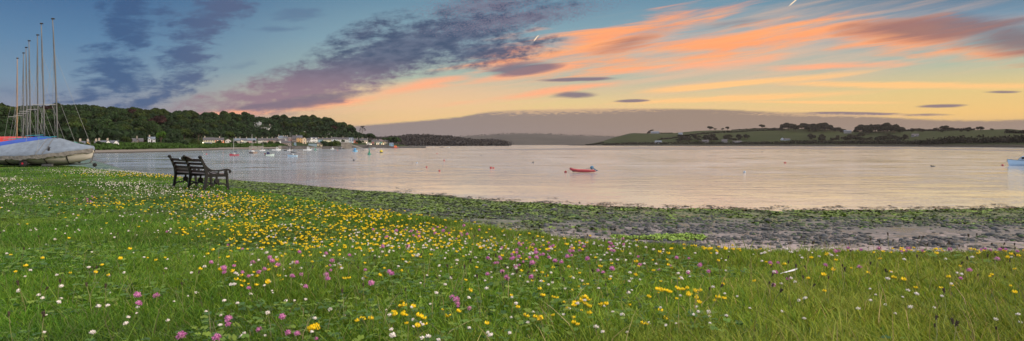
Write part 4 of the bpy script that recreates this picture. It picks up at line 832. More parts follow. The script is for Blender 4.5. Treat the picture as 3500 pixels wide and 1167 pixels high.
for i, (px, py, w, lab) in enumerate([(918, 511.3, 8, 'tiny dark rowing boat left of the white cabin cruiser'), (975, 516, 10, 'dark rowing boat astern of the inshore sailing boat'), (1277, 507, 11, 'small skiff drawn up below the red quay house'), (1366, 506, 8, 'little skiff right of the orange lifeboat'), (1510, 505, 10, 'dark skiff far out left of the mudflat, leftmost of the far group'), (1532, 504.6, 12, 'white skiff in the far group left of the mudflat'), (1480, 503.8, 6, 'tiny boat beyond the end of the quay')]):
    Y = EYE * F / (py - HY); L = w / F * Y; root = empty('rowing_boat', (WX(px, Y), Y, 0), face_rot(px, Y, 8), lab, 'rowing boat'); build_hull(root, L, 1.5, .45, BLACK if 'dark' in lab else GRP, draft=.2)
    t_ = MB(); t_.box((0, 0, .46), (.25, 1.2, .05)); t_.box((-L * .25, 0, .46), (.25, 1.1, .05)); t_.build('thwart', BARK, root)
for px, top in ((1437, 481), (1447, 483), (1420, 484)):
    Y = 1050; root = empty('distant_yacht', (WX(px, Y), Y, 0), .3, 'distant yacht beyond the quay end, ' + {1437: 'middle one with the tallest mast', 1447: 'rightmost one', 1420: 'leftmost one'}[px], 'sailing boat', 'distant yachts beyond the quay'); build_hull(root, 8, 2.6, .9, GRP); MB().tube([(.5, 0, .8), (.5, 0, WZ(top, Y))], .1, 5).build('mast', ALU, root)

# motor boat cut by the right edge
Y = EYE * F / (567.5 - HY); root = empty('motor_boat', (WX(3525, Y), Y, 0), face_rot(3525, Y, 183), 'blue and white cabin cruiser cut off by the right edge, moored to a red buoy', 'motor boat')
BL = paint(160, 186, 212, .35, .08, .5); L = 150 / F * Y * math.cos(math.atan(1775 / F)); build_hull(root, L, 2.5, .95, BL, draft=.4, bowrise=.5, stern=.92)
c = cabin(root, -.9, L * .33, 1.9, 1.05, 2.0, BL, rake=.8, winz=.5); cabin(root, -L * .4, -.7, 1.8, 1.05, 1.7, BL, rake=.1, name='aft_canopy')
MB().add([(L * .33 - .76, -.7, 1.97), (L * .33 - .76, .7, 1.97), (L * .33 - .06, .62, 1.28), (L * .33 - .06, -.62, 1.28)], [(0, 1, 2, 3)]).build('windscreen', WINM, root)
r = MB(); r.tube([(L * .25, -.9, 1.75), (L * .45, -.55, 1.85), (L * .56, 0, 1.95), (L * .45, .55, 1.85), (L * .25, .9, 1.75)], .02, 5)
for x, y in ((L * .25, -.9), (L * .36, -.75), (L * .45, -.55), (L * .45, .55), (L * .25, .9)): r.tube([(x, y, 1.1), (x, y, 1.8)], .018, 4)
r.build('bow_rail', ALU, root); MB().tube([(L * .54, 0, 1.3), (L * .57, 0, 1.05), (L * .55, 0, .8)], .05, 5).build('anchor', BLACK, root); outboard(root, -L * .53, .9, BL, 1.5)
MB().tube([(L * .54, 0, 1.2), (L * .62, 0, .55), (L * .74, 0, .12)], .02, 4).build('mooring_rope', ROPE, root)

# inflatable with its outboard tilted up
Y = EYE * F / (591 - HY); k = Y / F; root = empty('inflatable_dinghy', (WX(1990, Y), Y, 0), face_rot(1990, Y, 4), 'red inflatable dinghy with a blue outboard motor tilted up at its stern', 'dinghy')
RUB = paint(146, 36, 50, .5, .12, 2); m = MB(); L = 80 * k; b = .62
pts = [(L * .5, b, .30), (L * .2, b, .30), (-L * .15, b, .32), (-L * .36, b * .85, .42), (-L * .46, b * .45, .55), (-L * .49, 0, .62), (-L * .46, -b * .45, .55), (-L * .36, -b * .85, .42), (-L * .15, -b, .32), (L * .2, -b, .30), (L * .5, -b, .30)]
m.tube(pts, [.15, .22, .22, .22, .21, .2, .21, .22, .22, .22, .15], 10); m.tube([(L * .5, b, .30), (L * .58, b, .28)], [.15, .03], 10); m.tube([(L * .5, -b, .30), (L * .58, -b, .28)], [.15, .03], 10)
m.build('inflatable_tube', RUB, root, smooth=True)
MB().box((0, 0, .18), (L * .84, 1.1, .06)).build('floor', BLACK, root); MB().box((L * .42, 0, .36), (.06, 1.1, .46)).build('transom', paint(90, 90, 96), root); MB().box((0, 0, .45), (.28, 1.2, .05)).build('thwart', BLACK, root)
rb = MB(); 
for s in (-1, 1): rb.tube([(x, s * (abs(y) + .2), z + .02) for x, y, z in pts[:4]], .03, 5)
rb.build('rubbing_strake', BLACK, root); MB().tube([(-L * .47, -.3, .80), (-L * .49, 0, .86), (-L * .47, .3, .80)], .03, 5).build('bow_handle', BLACK, root)
BLU = paint(74, 112, 144, .4, .1, 2); m = MB(); secs = []
for zx, zz, a, b_ in ((L * .40, .58, .10, .10), (L * .40, .66, .22, .16), (L * .405, .86, .27, .18), (L * .42, 1.02, .24, .16), (L * .43, 1.10, .10, .08)): secs.append([(zx + a * math.cos(t_), b_ * math.sin(t_), zz) for t_ in [q * math.pi / 6 for q in range(12)]])
om = m.loft(secs, True).build('outboard_motor', BLU, root, smooth=True); MB().strap([(L * .45, 0, .78), (L * .52, 0, .55), (L * .60, 0, .38), (L * .66, 0, .33)], [.2, .17, .14, .1], .1, (0, 1, 0)).build('leg', BLU, om)
MB().strap([(L * .63, 0, .46), (L * .61, 0, .22)], .05, .22, (0, 1, 0)).build('propeller', BLACK, om); MB().tube([(L * .37, 0, .72), (L * .18, 0, .70)], .03, 6).build('tiller', BLACK, om); MB().box((L * .42, 0, .5), (.12, .3, .3)).build('bracket', BLACK, om)
MB().tube([(-L * .49, 0, .5), (-L * .54, 0, .3), (-L * .6, 0, .15)], .02, 4).build('painter', ROPE, root)

# buoys
BR = paint(152, 46, 46, .5, .15, 3); BK = paint(44, 44, 50, .6, .2, 3); BW = paint(150, 160, 176, .5, .1, 3)
def buoy(px, py, rpx, mat, label, group=None, sq=.9):
    Y = EYE * F / (py + rpx * .4 - HY); r = .85 * rpx / F * Y; root = empty('mooring_buoy', (WX(px, Y), Y, 0), 0, label, 'buoy', group)
    MB().ball((0, 0, r * .35), r, 12, 8, sq).build('float', mat, root, smooth=True)
    MB().tube([(r * .18 * math.cos(a), 0, r * 1.25 + r * .2 * math.sin(a)) for a in np.linspace(-.6, 3.7, 9)], r * .06, 5).build('ring', BK, root)
for a in [(1494, 525.5, 2.3, BR, 'small red buoy, farthest out of the loose red cluster'), (1518, 548.5, 3.3, BR, 'red buoy in the middle of the cluster left of centre'), (1458, 571.5, 3.8, BR, 'red buoy, leftmost of the near ones left of centre'), (1502, 584, 3.8, BR, 'red buoy nearest the shore left of centre'), (1678, 574, 5.2, BR, 'larger red buoy of the touching pair'), (1686.5, 574.6, 3.8, BR, 'smaller red buoy touching the larger one'),
          (1645, 531.5, 2.2, BK, 'tiny dark buoy above the touching red pair'), (1822, 555.5, 3.4, BK, 'low dark buoy left of the red inflatable'), (1425, 556, 3.6, BW, 'pale buoy left of the red cluster'), (1411, 557.5, 1.8, BK, 'tiny dark float beside the pale buoy'), (1933, 588, 5.4, BR, 'red buoy the inflatable is tied to'), (2683, 556.5, 4.2, BR, 'red buoy right of centre beyond the pale one'), (2545, 587.5, 5.2, BW, 'pale grey buoy right of centre'), (2605, 520, 2, BK, 'tiny dark buoy far out right of centre'),
          (3427, 565, 4.6, BR, 'dark red buoy holding the blue cabin cruiser'), (905, 526, 3, BR, 'red buoy left of the canopy motor boat'), (706, 527, 3, BR, 'red buoy alone off the hedge-lined shore'), (801, 535.5, 2.4, BK, 'dark buoy under the maroon sailing boat'), (1203, 540, 2.6, BK, 'small dark buoy, upper of the two left of centre'), (1209, 547.7, 4, BK, 'bigger dark buoy, lower of the two left of centre'), (1242, 515.8, 2, BK, 'tiny dark buoy between the blue boat and the green cone'), (1290, 520.5, 2, BK, 'tiny dark buoy left of the yellow float'), (1154, 514, 2, BR, 'tiny pinkish buoy below the white launch'), (640 + 208, 519.4, 2, BK, 'tiny dark buoy left of the dark-hulled sailing boat'), (2120, 523, 1.6, BK, 'faint far buoy right of centre near the mud')]: buoy(*a)
for px, py, h, lab in [(1262, 529, 24, 'larger green conical channel buoy'), (1077.5, 514, 14, 'smaller green conical channel buoy near the white cabin cruiser')]:
    Y = EYE * F / (py - HY); s = h / F * Y; root = empty('channel_buoy', (WX(px, Y), Y, 0), 0, lab, 'buoy'); G_ = paint(20, 110, 90, .5, .15, 2)
    MB().lathe([(s * .05, -.3), (s * .27, -.1), (s * .27, s * .12), (s * .1, s * .22)], n=14).build('float', G_, root, smooth=True); MB().lathe([(s * .12, s * .2), (s * .05, s * .6), (s * .035, s * .8)], n=8).build('tower', G_, root); MB().lathe([(.01, s * .8), (s * .07, s * .8), (.01, s)], n=10).build('topmark', G_, root)
Y = EYE * F / (522.5 - HY); s = 10 / F * Y; root = empty('raft_buoy', (WX(1303, Y), Y, 0), 0, 'big round yellow float right of the green conical buoy', 'buoy')
MB().ball((0, 0, s * .45), s * .52, 14, 9, .95).build('float', paint(190, 170, 50, .6, .25, .8), root, smooth=True); MB().lathe([(s * .54, -.2), (s * .54, .35), (s * .5, .4)], n=14).build('fender_ring', BLACK, root)
# swimming bird with a faint wake
Y = EYE * F / (570 - HY); root = empty('swimming_bird', (WX(3190, Y), Y, 0), face_rot(3190, Y, 180), 'dark water bird swimming towards the left, right of centre', 'bird')
m = MB(); m.loft([[(x, b_ * math.cos(a), .04 + h_ * math.sin(a)) for a in [q * math.pi / 4 for q in range(8)]] for x, b_, h_ in ((-.32, .02, .02), (-.2, .10, .09), (0, .13, .13), (.16, .09, .12), (.24, .045, .16), (.27, .04, .22), (.32, .045, .26), (.38, .03, .25), (.46, .01, .24))], True).build('body', BK, root, smooth=True)

# floating weed clumps off the tide line
n = 130; lx = rng.uniform(1350, 3500, n); ly = np.interp(lx, [1350, 1700, 2300, 2600, 3500], [658, 687, 712, 718, 712]) - np.abs(rng.normal(scale=5, size=n)) - 1
cl = []; 
for a, b in zip(lx, ly):
    Y = EYE * F / (b - HY); w = random.uniform(.1, .6) * (1 if random.random() < .8 else 2)
    for q in range(int(6 + w * 16)): cl.append((WX(a, Y) + random.gauss(0, w * .6), Y + random.gauss(0, .25), random.uniform(.0, .06)))
C = np.array(cl); k = len(C); ang_ = rng.uniform(0, 6.28, k); U = np.stack([np.cos(ang_), np.sin(ang_), rng.normal(scale=.06, size=k)], 1) * .10; W_ = np.stack([-np.sin(ang_), np.cos(ang_), rng.normal(scale=.1, size=k)], 1) * .05
M_WRACK = material('wrack', (.035, .028, .012), .5, .5, 6, attr='tint'); M_WEED = material('green_weed', (.095, .155, .020), .6, .5, 8, attr='tint', trans=.15); M_SLATE = material('slate_stone', (.042, .047, .058), .6, .5, 5, attr='tint', bump=.4)
l_ = rng.uniform(.5, 1.4, k)[:, None] * np.ones(3); tag(quads('floating_weed', C, U, W_, M_WRACK, l_), 'scraps of brown weed floating along the tide line', 'weed', kind='stuff')

# ------------------------------------------------------------ foreshore stones and weed
def shore_pts(n, lo, hi):
    X = rng.uniform(-42, 52, n * 2); ye = Ye(X) + 3.9; yw = Yw(X); u = lo + (hi - lo) * rng.random(n * 2); Y = ye + (yw - ye) * u; px = CX + F * X / Y; k = (px > -50) & (px < 3650); X, Y, u = X[k][:n], Y[k][:n], u[k][:n]; return X, Y, z_near(X, Y), u
ICO_V = np.array([(0, 0, 1), (.89, 0, .45), (.28, .85, .45), (-.72, .53, .45), (-.72, -.53, .45), (.28, -.85, .45), (.72, .53, -.45), (-.28, .85, -.45), (-.89, 0, -.45), (-.28, -.85, -.45), (.72, -.53, -.45), (0, 0, -1)])
ICO_F = np.array([(0, 1, 2), (0, 2, 3), (0, 3, 4), (0, 4, 5), (0, 5, 1), (1, 6, 2), (2, 7, 3), (3, 8, 4), (4, 9, 5), (5, 10, 1), (2, 6, 7), (3, 7, 8), (4, 8, 9), (5, 9, 10), (1, 10, 6), (11, 7, 6), (11, 8, 7), (11, 9, 8), (11, 10, 9), (11, 6, 10)])
n = 70000; X, Y, Z, U_ = shore_pts(n, .02, .98); n = len(X)
patch = fbm(X * .30, Y * .9, 51) * .8 + fbm(X * 1.2, Y * 2.5, 52) * .3 + .14 * U_; keep = patch > rng.uniform(.50, .72, n); X, Y, Z, U_ = X[keep], Y[keep], Z[keep], U_[keep]; n = len(X)
sz = (rng.gamma(1.6, .022, n) + .02) * (1 - .45 * (U_ > .85)); ax = np.stack([sz * rng.uniform(.8, 1.8, n), sz * rng.uniform(.8, 1.4, n), sz * rng.uniform(.4, .8, n)], 1)
V = ICO_V[None] * ax[:, None] * rng.uniform(.8, 1.2, (n, 12, 1)) + np.stack([X, Y, Z + sz * .15], 1)[:, None]
L = (ICO_F[None] + 12 * np.arange(n)[:, None, None]).reshape(-1); green = (rng.random(n) < ss(U_ + .35 * np.clip((6 - X) / 22, 0, 1), .45, .95) * .8)
tt_ = np.where(green[:, None], np.array([.5, 1.25, .18]), np.array([1, 1, 1.])) * rng.uniform(.35, 1.3, (n, 1))
tag(fast_mesh('beach_stones', V.reshape(-1, 3), np.full(n * 20, 3), L, M_SLATE, np.repeat(tt_, 12, 0)), 'dark slate stones strewn over the foreshore', 'stones', kind='stuff')
n = 150000; X, Y, Z, U_ = shore_pts(n, .12, 1.0); n = len(X); lf = np.clip((8 - X) / 22, 0, 1)
keep = (fbm(X * .9, Y * .9, 61) * .7 + U_ * .75 + lf * .55) > rng.uniform(.95, 1.25, n); X, Y, Z, U_ = X[keep], Y[keep], Z[keep], U_[keep]; n = len(X)
ang_ = rng.uniform(0, 6.28, n); s = rng.uniform(.04, .13, n)[:, None]; U1 = np.stack([np.cos(ang_), np.sin(ang_), rng.normal(scale=.22, size=n)], 1) * s; W1_ = np.stack([-np.sin(ang_), np.cos(ang_), rng.normal(scale=.35, size=n)], 1) * s * .6
l_ = (.35 + 1.3 * fbm(X * 1.1, Y * 1.1, 62))[:, None] * rng.uniform(.6, 1.3, (n, 1)) * np.array([1, 1, 1.]); l_ *= np.where((fbm(X * 2.2, Y * 1.4, 63) > .56)[:, None], np.array([.28, .3, .6]), 1)
tag(quads('green_weed', np.stack([X, Y, Z + .05], 1), U1, W1_, M_WEED, l_), 'bright green weed matted over the lower foreshore', 'seaweed', kind='stuff')
n = 6500; X, Y, Z, U_ = shore_pts(n, .978, 1.008); n = len(X); keep = fbm(X * .5, Y * .2, 71) > rng.uniform(.36, .6, n); X, Y, Z = X[keep], Y[keep], Z[keep]; n = len(X)
ang_ = rng.uniform(0, 6.28, n); s = rng.uniform(.05, .15, n)[:, None]; U1 = np.stack([np.cos(ang_), np.sin(ang_), rng.normal(scale=.2, size=n)], 1) * s; W1_ = np.stack([-np.sin(ang_), np.cos(ang_), rng.normal(scale=.3, size=n)], 1) * s * .5
tag(quads('brown_wrack', np.stack([X, Y, np.maximum(Z, 0) + .01 + rng.random(n) * .035], 1), U1, W1_, M_WRACK, rng.uniform(.5, 2.0, (n, 1)) * np.array([1.2, .95, .6])), 'brown wrack heaped along the tide line', 'seaweed', kind='stuff')
# strip of fresh weed stranded on the sand
L_ = []
for q in range(5200):
    u = random.random(); px = 2100 + 300 * u + random.gauss(0, 6); py = np.interp(u, [0, .3, .55, 1], [793, 799, 795, 797]) + random.gauss(0, 1.6 + 2.2 * (u > .45)); Y = (EYE - .62) * F / (py - HY); L_.append((WX(px, Y), Y))
A = np.array(L_); n = len(A); Z = z_near(A[:, 0], A[:, 1]); ang_ = rng.uniform(0, 6.28, n); s = rng.uniform(.05, .11, n)[:, None]
tag(quads('stranded_weed', np.stack([A[:, 0], A[:, 1], Z + rng.random(n) * .06 + .02], 1), np.stack([np.cos(ang_), np.sin(ang_), rng.normal(scale=.3, size=n)], 1) * s, np.stack([-np.sin(ang_), np.cos(ang_), rng.normal(scale=.3, size=n)], 1) * s * .5, M_WEED, rng.uniform(1.2, 2.6, (n, 1)) * np.ones(3)), 'long strand of vivid green weed lying on the pink sand', 'seaweed', kind='stuff')

# ------------------------------------------------------------ dinghies parked on the grass
HULLW = material('gelcoat', (.50, .48, .45), .4, .14, 1.2, coat=.2); TARP = material('tarpaulin', lin(104, 116, 134), .7, .22, 3.5, bump=.9); SKIRT = material('cover_skirt', lin(112, 110, 108), .8, .35, 6, bump=.9); TARPB = material('blue_tarpaulin', lin(24, 66, 160), .7, .15, 2.5, bump=.5)
TARPR = material('red_tarpaulin', lin(170, 34, 30), .7, .15, 2.5, bump=.5); WHEELR = paint(190, 46, 66, .5, .15, 4); TYRE = paint(34, 34, 36, .85, .2, 8); STEEL = material('galvanised_steel', (.16, .165, .175), .5, .25, 8, metal=.4)
def gz(x, y): return float(z_near(np.array(float(x)), np.array(float(y))))
def dinghy(mx, my, mast_top_dx, mast_h, rz, label, cover=TARP, hullm=HULLW, mast_z=1.50, wires=True, full=True):
    """origin on the ground under the mast foot; bow along +x"""
    zg = gz(mx, my); root = empty('sailing_dinghy', (mx, my, zg), rz, label, 'dinghy', 'sailing dinghies parked in a row on the grass')
    n = 17; L0, L1 = -3.3, 1.72; secs = []; top = []; hem = []
    for i in range(n):
        u = i / (n - 1); x = L0 + (L1 - L0) * u; b = .86 * (.80 + .2 * math.sin(min(u * 2.2, 1) * math.pi / 2)) * (1 - max(0, (u - .42) / .58) ** 2.4) + .03
        g = .60 + .38 * max(0, (u - .35) / .65) ** 1.7; k = .13 + .30 * max(0, (u - .72) / .28) ** 1.8; rk = .10 * max(0, (u - .8) / .2)
        secs.append([(x + rk, -b, g), (x + rk * .9, -b * .97, g - .12), (x + rk * .6, -b * .86, g * .48 + k * .3), (x, -b * .5, k + .05), (x - .04, 0, k), (x, b * .5, k + .05), (x + rk * .6, b * .86, g * .48 + k * .3), (x + rk * .9, b * .97, g - .12), (x + rk, b, g)])
        zt = np.interp(x, [L0, -2.2, -.35, 0, .35, 1.0, 1.78], [.98, 1.18, 1.46, 1.50, 1.40, 1.18, 1.04]); wob = .035 * math.sin(x * 9) + .02 * math.sin(x * 23)
        h0 = g - .17 + .05 * math.sin(x * 4.3 + .6)
        cs = []
        for s in (-1, 1):
            row = [(x + rk, s * (b + .035 + wob * .4), h0), (x + rk, s * (b + .045), g - .05), (x + rk, s * (b + .02), g + .05), (x + rk, s * b * .66, g + (zt - g) * .38 - .03 + wob * .3), (x + rk, s * b * .30, g + (zt - g) * .76), ]
            cs = cs + row if s < 0 else cs + [(x + rk, 0, zt + .02)] + row[::-1]
        top.append(cs)
    MB().loft(secs, False).build('hull', hullm, root, smooth=True)
    rub = MB()
    for s in (1, 7): rub.tube([(q[s][0], q[s][1] * 1.01, q[s][2] - .1) for q in secs], .022, 6)
    rub.build('rubbing_strip', paint(196, 188, 172, .5), root, smooth=True)
    cv = MB().loft(top, False).build('boat_cover', cover, root, smooth=True)
    if full:
        sk = MB(); 
        for s in (-1, 1):
            A1 = []; A2 = []
            for j in range(97):
                x = L0 + (L1 - L0) * j / 96; f_ = (x - L0) / (L1 - L0) * (n - 1); i0 = min(int(f_), n - 2); q = f_ - i0; yb = abs(top[i0][1][1] * (1 - q) + top[i0 + 1][1][1] * q); zg_ = top[i0][1][2] * (1 - q) + top[i0 + 1][1][2] * q
                xr = top[i0][1][0] * (1 - q) + top[i0 + 1][1][0] * q; w_ = .012 * math.sin(x * 31) + .010 * math.sin(x * 17 + 1)
                A1.append((xr, s * (yb + .012), zg_ + .02 + .012 * math.sin(x * 9))); A2.append((xr, s * (yb + .016 + abs(w_)), zg_ - .17 + .03 * math.sin(x * 6.5) + .018 * math.sin(x * 23)))
            b0 = len(sk.v); sk.v += A1 + A2; sk.f += [(b0 + j, b0 + j + 1, b0 + 97 + j + 1, b0 + 97 + j) for j in range(96)]
        sk.build('skirt', SKIRT, cv, smooth=True)
        sm = MB()
        for x in (0.02, -.35): 
            i = int((x - L0) / (L1 - L0) * (n - 1)); sm.tube([(p[0], p[1] * 1.01, p[2] + .012) for p in top[i][:6]], .014, 5)
        sm.build('seam', paint(110, 112, 118, .8), cv, smooth=True)
        kn = MB()
        for i in range(14): a = i * .7; kn.tube([(.02 + .05 * math.sin(a), -.66 + .05 * math.cos(a * 1.7), .86 + .014 * i), (.02 + .06 * math.sin(a + 1), -.68, .85 + .015 * i), (.04, -.70 - .02 * (i % 3), .80 - .02 * i)], .012, 4)
        kn.build('lacing', BLACK, cv)
        for x in (-2.6, -1.75, -.95, -.15, .85):
            i = (x - L0) / (L1 - L0) * (n - 1); i0 = int(i); q = secs[i0]; st = MB()
            st.strap([(q[0][0], q[0][1] * 1.06, q[0][2] - .12), (q[2][0] + .01, q[2][1] * 1.03, q[2][2]), (q[3][0] - .04, q[3][1] * 1.05, q[3][2] - .01), (q[4][0] - .06, 0, q[4][2] - .02)], .035, .03, (1, 0, 0)); st.build('strap', BLACK, cv)
    # trolley
    tr = MB(); tr.tube([(-2.7, 0, .10), (0, 0, .10), (1.35, 0, .14)], .03, 6); tr.tube([(-.95, -.75, .18), (-.95, .75, .18)], .03, 6); tr.tube([(-.95, -.5, .18), (1.2, 0, .15)], .025, 6); tr.tube([(-.95, .5, .18), (1.2, 0, .15)], .025, 6)
    tr.tube([(1.3, 0, .15), (1.62, 0, .20), (1.74, 0, .34), (1.80, 0, .72), (1.72, 0, .78)], .026, 6); tr.box((-.2, -.45, .1), (.5, .12, .12)); tr.build('trolley', STEEL, root)
    wm = MB(); wx = .02
    for s in (-1, 1):
        w = MB(); w.lathe([(.10, -.06), (.165, -.065), (.195, -.03), (.195, .03), (.165, .065), (.10, .06)], n=18); w.v = [(x - 1.10, s * .85 + z, y + .195) for x, y, z in w.v]; o = w.build('wheel', TYRE, root, smooth=True)
        h = MB(); h.lathe([(.02, -.075), (.05, -.075), (.05, .075), (.02, .075)], n=10); 
        for q in range(5): a = q * 1.2566; h.box((.065 * math.cos(a), .065 * math.sin(a), 0), (.1, .035, .07), a)
        h.lathe([(.085, -.05), (.115, -.05), (.115, .05), (.085, .05)], n=16); h.v = [(x - 1.10, s * .85 + z, y + .195) for x, y, z in h.v]; h.build('rim', WHEELR, o)
    jw = MB(); jw.lathe([(.03, -.04), (.09, -.045), (.11, 0), (.09, .045), (.03, .04)], n=14); jw.v = [(x + 1.86, z, y + .09) for x, y, z in jw.v]; jw.build('jockey_wheel', TYRE, root, smooth=True); MB().tube([(1.66, 0, .36), (1.72, 0, .2), (1.86, 0, .1)], .022, 5).build('jockey_arm', STEEL, root)
    # mast and rigging
    dx = mast_top_dx; H = mast_z - .3 + mast_h; P_ = lambda u: (dx * (.6 * u + .4 * u * u), 0, mast_z - .3 + (H - mast_z + .3) * u)
    ms = MB().tube([P_(u) for u in np.linspace(0, 1, 9)], [.036] * 6 + [.031, .026, .022], 8).build('mast', MASTS[0] if 'brown mast' not in label else paint(150, 120, 90, .5), root, smooth=True)
    a = P_(.31); MB().tube([(a[0] - .42, -.30, a[2] - .03), a, (a[0] - .42, .30, a[2] - .03)], .018, 5).build('spreader', ALU, ms); a = P_(.985); MB().box((a[0] + .02, 0, a[2] + .04), (.16, .05, .06)).build('masthead_fitting', BLACK, ms)
    if wires:
        rg = MB(); hd = P_(.72); sp_ = P_(.31)
        rg.tube([hd, (1.70, 0, 1.02)], .0065, 4); 
        for s in (-1, 1): rg.tube([hd, (sp_[0] - .42, s * .30, sp_[2]), (-.45, s * .86, .66)], .0065, 4)
        rg.tube([P_(.97), (P_(.5)[0] - .10, 0, P_(.5)[2]), (-.10, -.05, mast_z + .1)], .006, 4); rg.build('rigging', paint(120, 124, 130, .5), root)
    MB().tube([(P_(0)[0], 0, mast_z + .06), (-.6, .02, mast_z + .03), (-1.05, .04, mast_z + .0)], .02, 5).build('teal_line', paint(60, 150, 160, .7), root)
    return root
MASTS = [material('mast_alloy', (.13, .135, .145), .5, .15, 3, metal=.35)]
specs = [(197, 180, 473, 60, 31.6, 'front dinghy under a grey cover, its bow towards the water and red-hubbed wheel showing', TARP), (152, 141, 465, 84, 34.0, 'second dinghy in the row, under a bright blue cover behind the grey one', TARPB), (129, 128, 470, 117, 36.8, 'third dinghy in the row counting from the grey-covered front one', TARPB),
         (104, 99, 472, 137, 38.8, 'fourth dinghy in the row counting from the grey-covered front one', TARP), (93, 89, 472, 160, 41.2, 'fifth dinghy in the row counting from the grey-covered front one', TARPB), (79, 80, 475, 179, 43.6, 'sixth dinghy in the row counting from the grey-covered front one', TARP), (58, 59, 480, 197, 46.4, 'last dinghy in the row, with a red cover and a brown mast', TARPR)]
for i, (pb, pt, yb, yt, Y, lab, cv) in enumerate(specs):
    X = WX(pb, Y); mh = (yb - yt) / F * Y; zg = gz(X, Y)
    o = dinghy(X, Y, (pt - pb) / F * Y, WZ(yt, Y) - zg - 1.2, R(3), lab, cv, mast_z=1.5, full=(i == 0))
    if i == 1: o.scale.z = 1.0
    if i == 0: o.location.z = zg - .02
    elif i in (1,): o.location.z = zg + .10
# red covered boats stacked beyond, at the left edge
for k, (Y, px, lab) in enumerate([(50.0, 18, 'long red-covered boat lying beyond the masts at the left edge'), (54.0, 30, 'second red-covered boat showing above the first at the left edge')]):
    zg = gz(WX(px, Y), Y); root = empty('covered_boat', (WX(px, Y), Y, zg), R(2), lab, 'boat'); build_hull_s = hull(5.2, 1.6, .5)
    MB().loft([[(a, b, c + .45) for a, b, c in q] for q in build_hull_s], False).build('hull', HULLW, root); zt = WZ(469 - 2 * k, Y) - zg
    MB().loft([[(q[0][0], q[0][1] * 1.03, .82), (q[0][0], q[0][1] * 1.02, 1.0), (q[0][0], q[0][1] * .5, zt - .12), (q[0][0], 0, zt - .02 * abs(q[0][0])), (q[0][0], q[6][1] * .5, zt - .12), (q[0][0], q[6][1] * 1.02, 1.0), (q[0][0], q[6][1] * 1.03, .82)] for q in build_hull_s], False).build('boat_cover', TARPR, root, smooth=True)
    MB().box((0, 0, .3), (2.2, .1, .6)).build('cradle', STEEL, root)

# ------------------------------------------------------------ bench
IRON = material('cast_iron_paint', (.006, .0065, .008), .42, .3, 12, spec=.35); TEAK = material('stained_slats', (.034, .014, .009), .5, .45, 3, stretch=(6, 40, 40), spec=.35); SEATW = material('worn_seat_slats', (.12, .085, .09), .35, .35, 3, stretch=(6, 40, 40), spec=.6)
A_ = np.array((WX(601, 16.8), 16.8)); B_ = np.array((WX(706, 15.6), 15.6)); v_ = B_ - A_; Lb = float(np.linalg.norm(v_)); ang = math.atan2(v_[1], v_[0])
za, zb = gz(*A_), gz(*B_); bench = empty('garden_bench', (A_[0], A_[1], min(za, zb) - .0), ang, 'dark cast-iron and timber bench with a humped back rail, facing the water', 'bench')
bench.rotation_euler = (0, -math.atan2(zb - za, Lb) * .0, ang); bench.location.z = (za + zb) / 2 - .015
def arc(c, r, a0, a1, n=9): return [(c[0] + r * math.cos(R(a0 + (a1 - a0) * i / (n - 1))), c[1] + r * math.sin(R(a0 + (a1 - a0) * i / (n - 1)))) for i in range(n)]
def frame(x, arm=True):
    P3 = lambda pts: [(x, a, b) for a, b in pts]; m = MB()
    m.strap(P3([(-.07, -.05), (-.055, .06), (-.02, .25), (.0, .42), (-.02, .56), (-.07, .70), (-.13, .82), (-.15, .87)]), [.075, .06, .06, .075, .062, .055, .05, .045], .045, (1, 0, 0)); m.ball((x, -.165, .885), .045, 10, 7)
    m.strap(P3([(.56, -.05), (.55, .06), (.53, .22), (.52, .40)]), [.07, .05, .05, .06], .045, (1, 0, 0))
    m.strap(P3([(-.02, .405), (.54, .395)]), .07, .05, (1, 0, 0))
    for i in range(14): m.box((x - .028, .04 + i * .036, .40), (.012, .014, .062)); m.box((x + .028, .04 + i * .036, .40), (.012, .014, .062))
    m.strap(P3([(-.05, .05)] + arc((.10, .02), .16, 150, 60, 6) + [(.225, .235)]), .035, .035, (1, 0, 0)); m.strap(P3([(.54, .05)] + arc((.40, .02), .16, 30, 120, 6) + [(.285, .235)]), .035, .035, (1, 0, 0))
    m.lathe([(.02, -.03), (.055, -.03), (.07, -.015), (.07, .015), (.055, .03), (.02, .03)], n=14); k = 14 * 6; m.v[-k:] = [(x + c, .255 + a, .255 + b) for a, b, c in m.v[-k:]]; m.strap(P3([(.255, .31), (.255, .37)]), .04, .04, (1, 0, 0))
    m.strap(P3([(-.06, -.03), (.0, -.04)]), .03, .06, (1, 0, 0)); m.strap(P3([(.52, -.04), (.60, -.04)]), .03, .06, (1, 0, 0))
    if arm:
        m.strap(P3([(-.045, .66), (.03, .585), (.11, .54), (.22, .522), (.34, .525), (.46, .545), (.54, .548), (.60, .52), (.615, .48), (.585, .46)]), [.05, .045, .042, .042, .042, .042, .045, .04, .035, .03], .055, (1, 0, 0)); m.ball((x, .595, .475), .028, 8, 6)
        m.strap(P3([(.525, .40), (.515, .47), (.50, .54)]), [.055, .04, .045], .045, (1, 0, 0))
        m.strap(P3([(.015, .53), (.08, .475), (.16, .44), (.24, .435)]), .028, .032, (1, 0, 0)); m.strap(P3([(-.005, .60), (.06, .53), (.14, .49), (.24, .475), (.30, .455)]), .022, .03, (1, 0, 0))
        m.strap(P3([(.30, .50)] + arc((.385, .475), .085, 160, 360, 10) + [(.47, .52)]), .026, .034, (1, 0, 0)); m.strap(P3([(.24, .43), (.30, .44), (.31, .52)]), .024, .032, (1, 0, 0))
    return m
frame(0).build('end_frame', IRON, bench, smooth=False); frame(Lb).build('end_frame', IRON, bench); frame(Lb * .5, False).build('centre_frame', IRON, bench)
m = MB()
for h_ in (.50, .60, .70): m.box((Lb / 2, np.interp(h_, [.42, .56, .70, .82], [.02, .0, -.05, -.11]) + .015, h_), (Lb - .03, .024, .062))
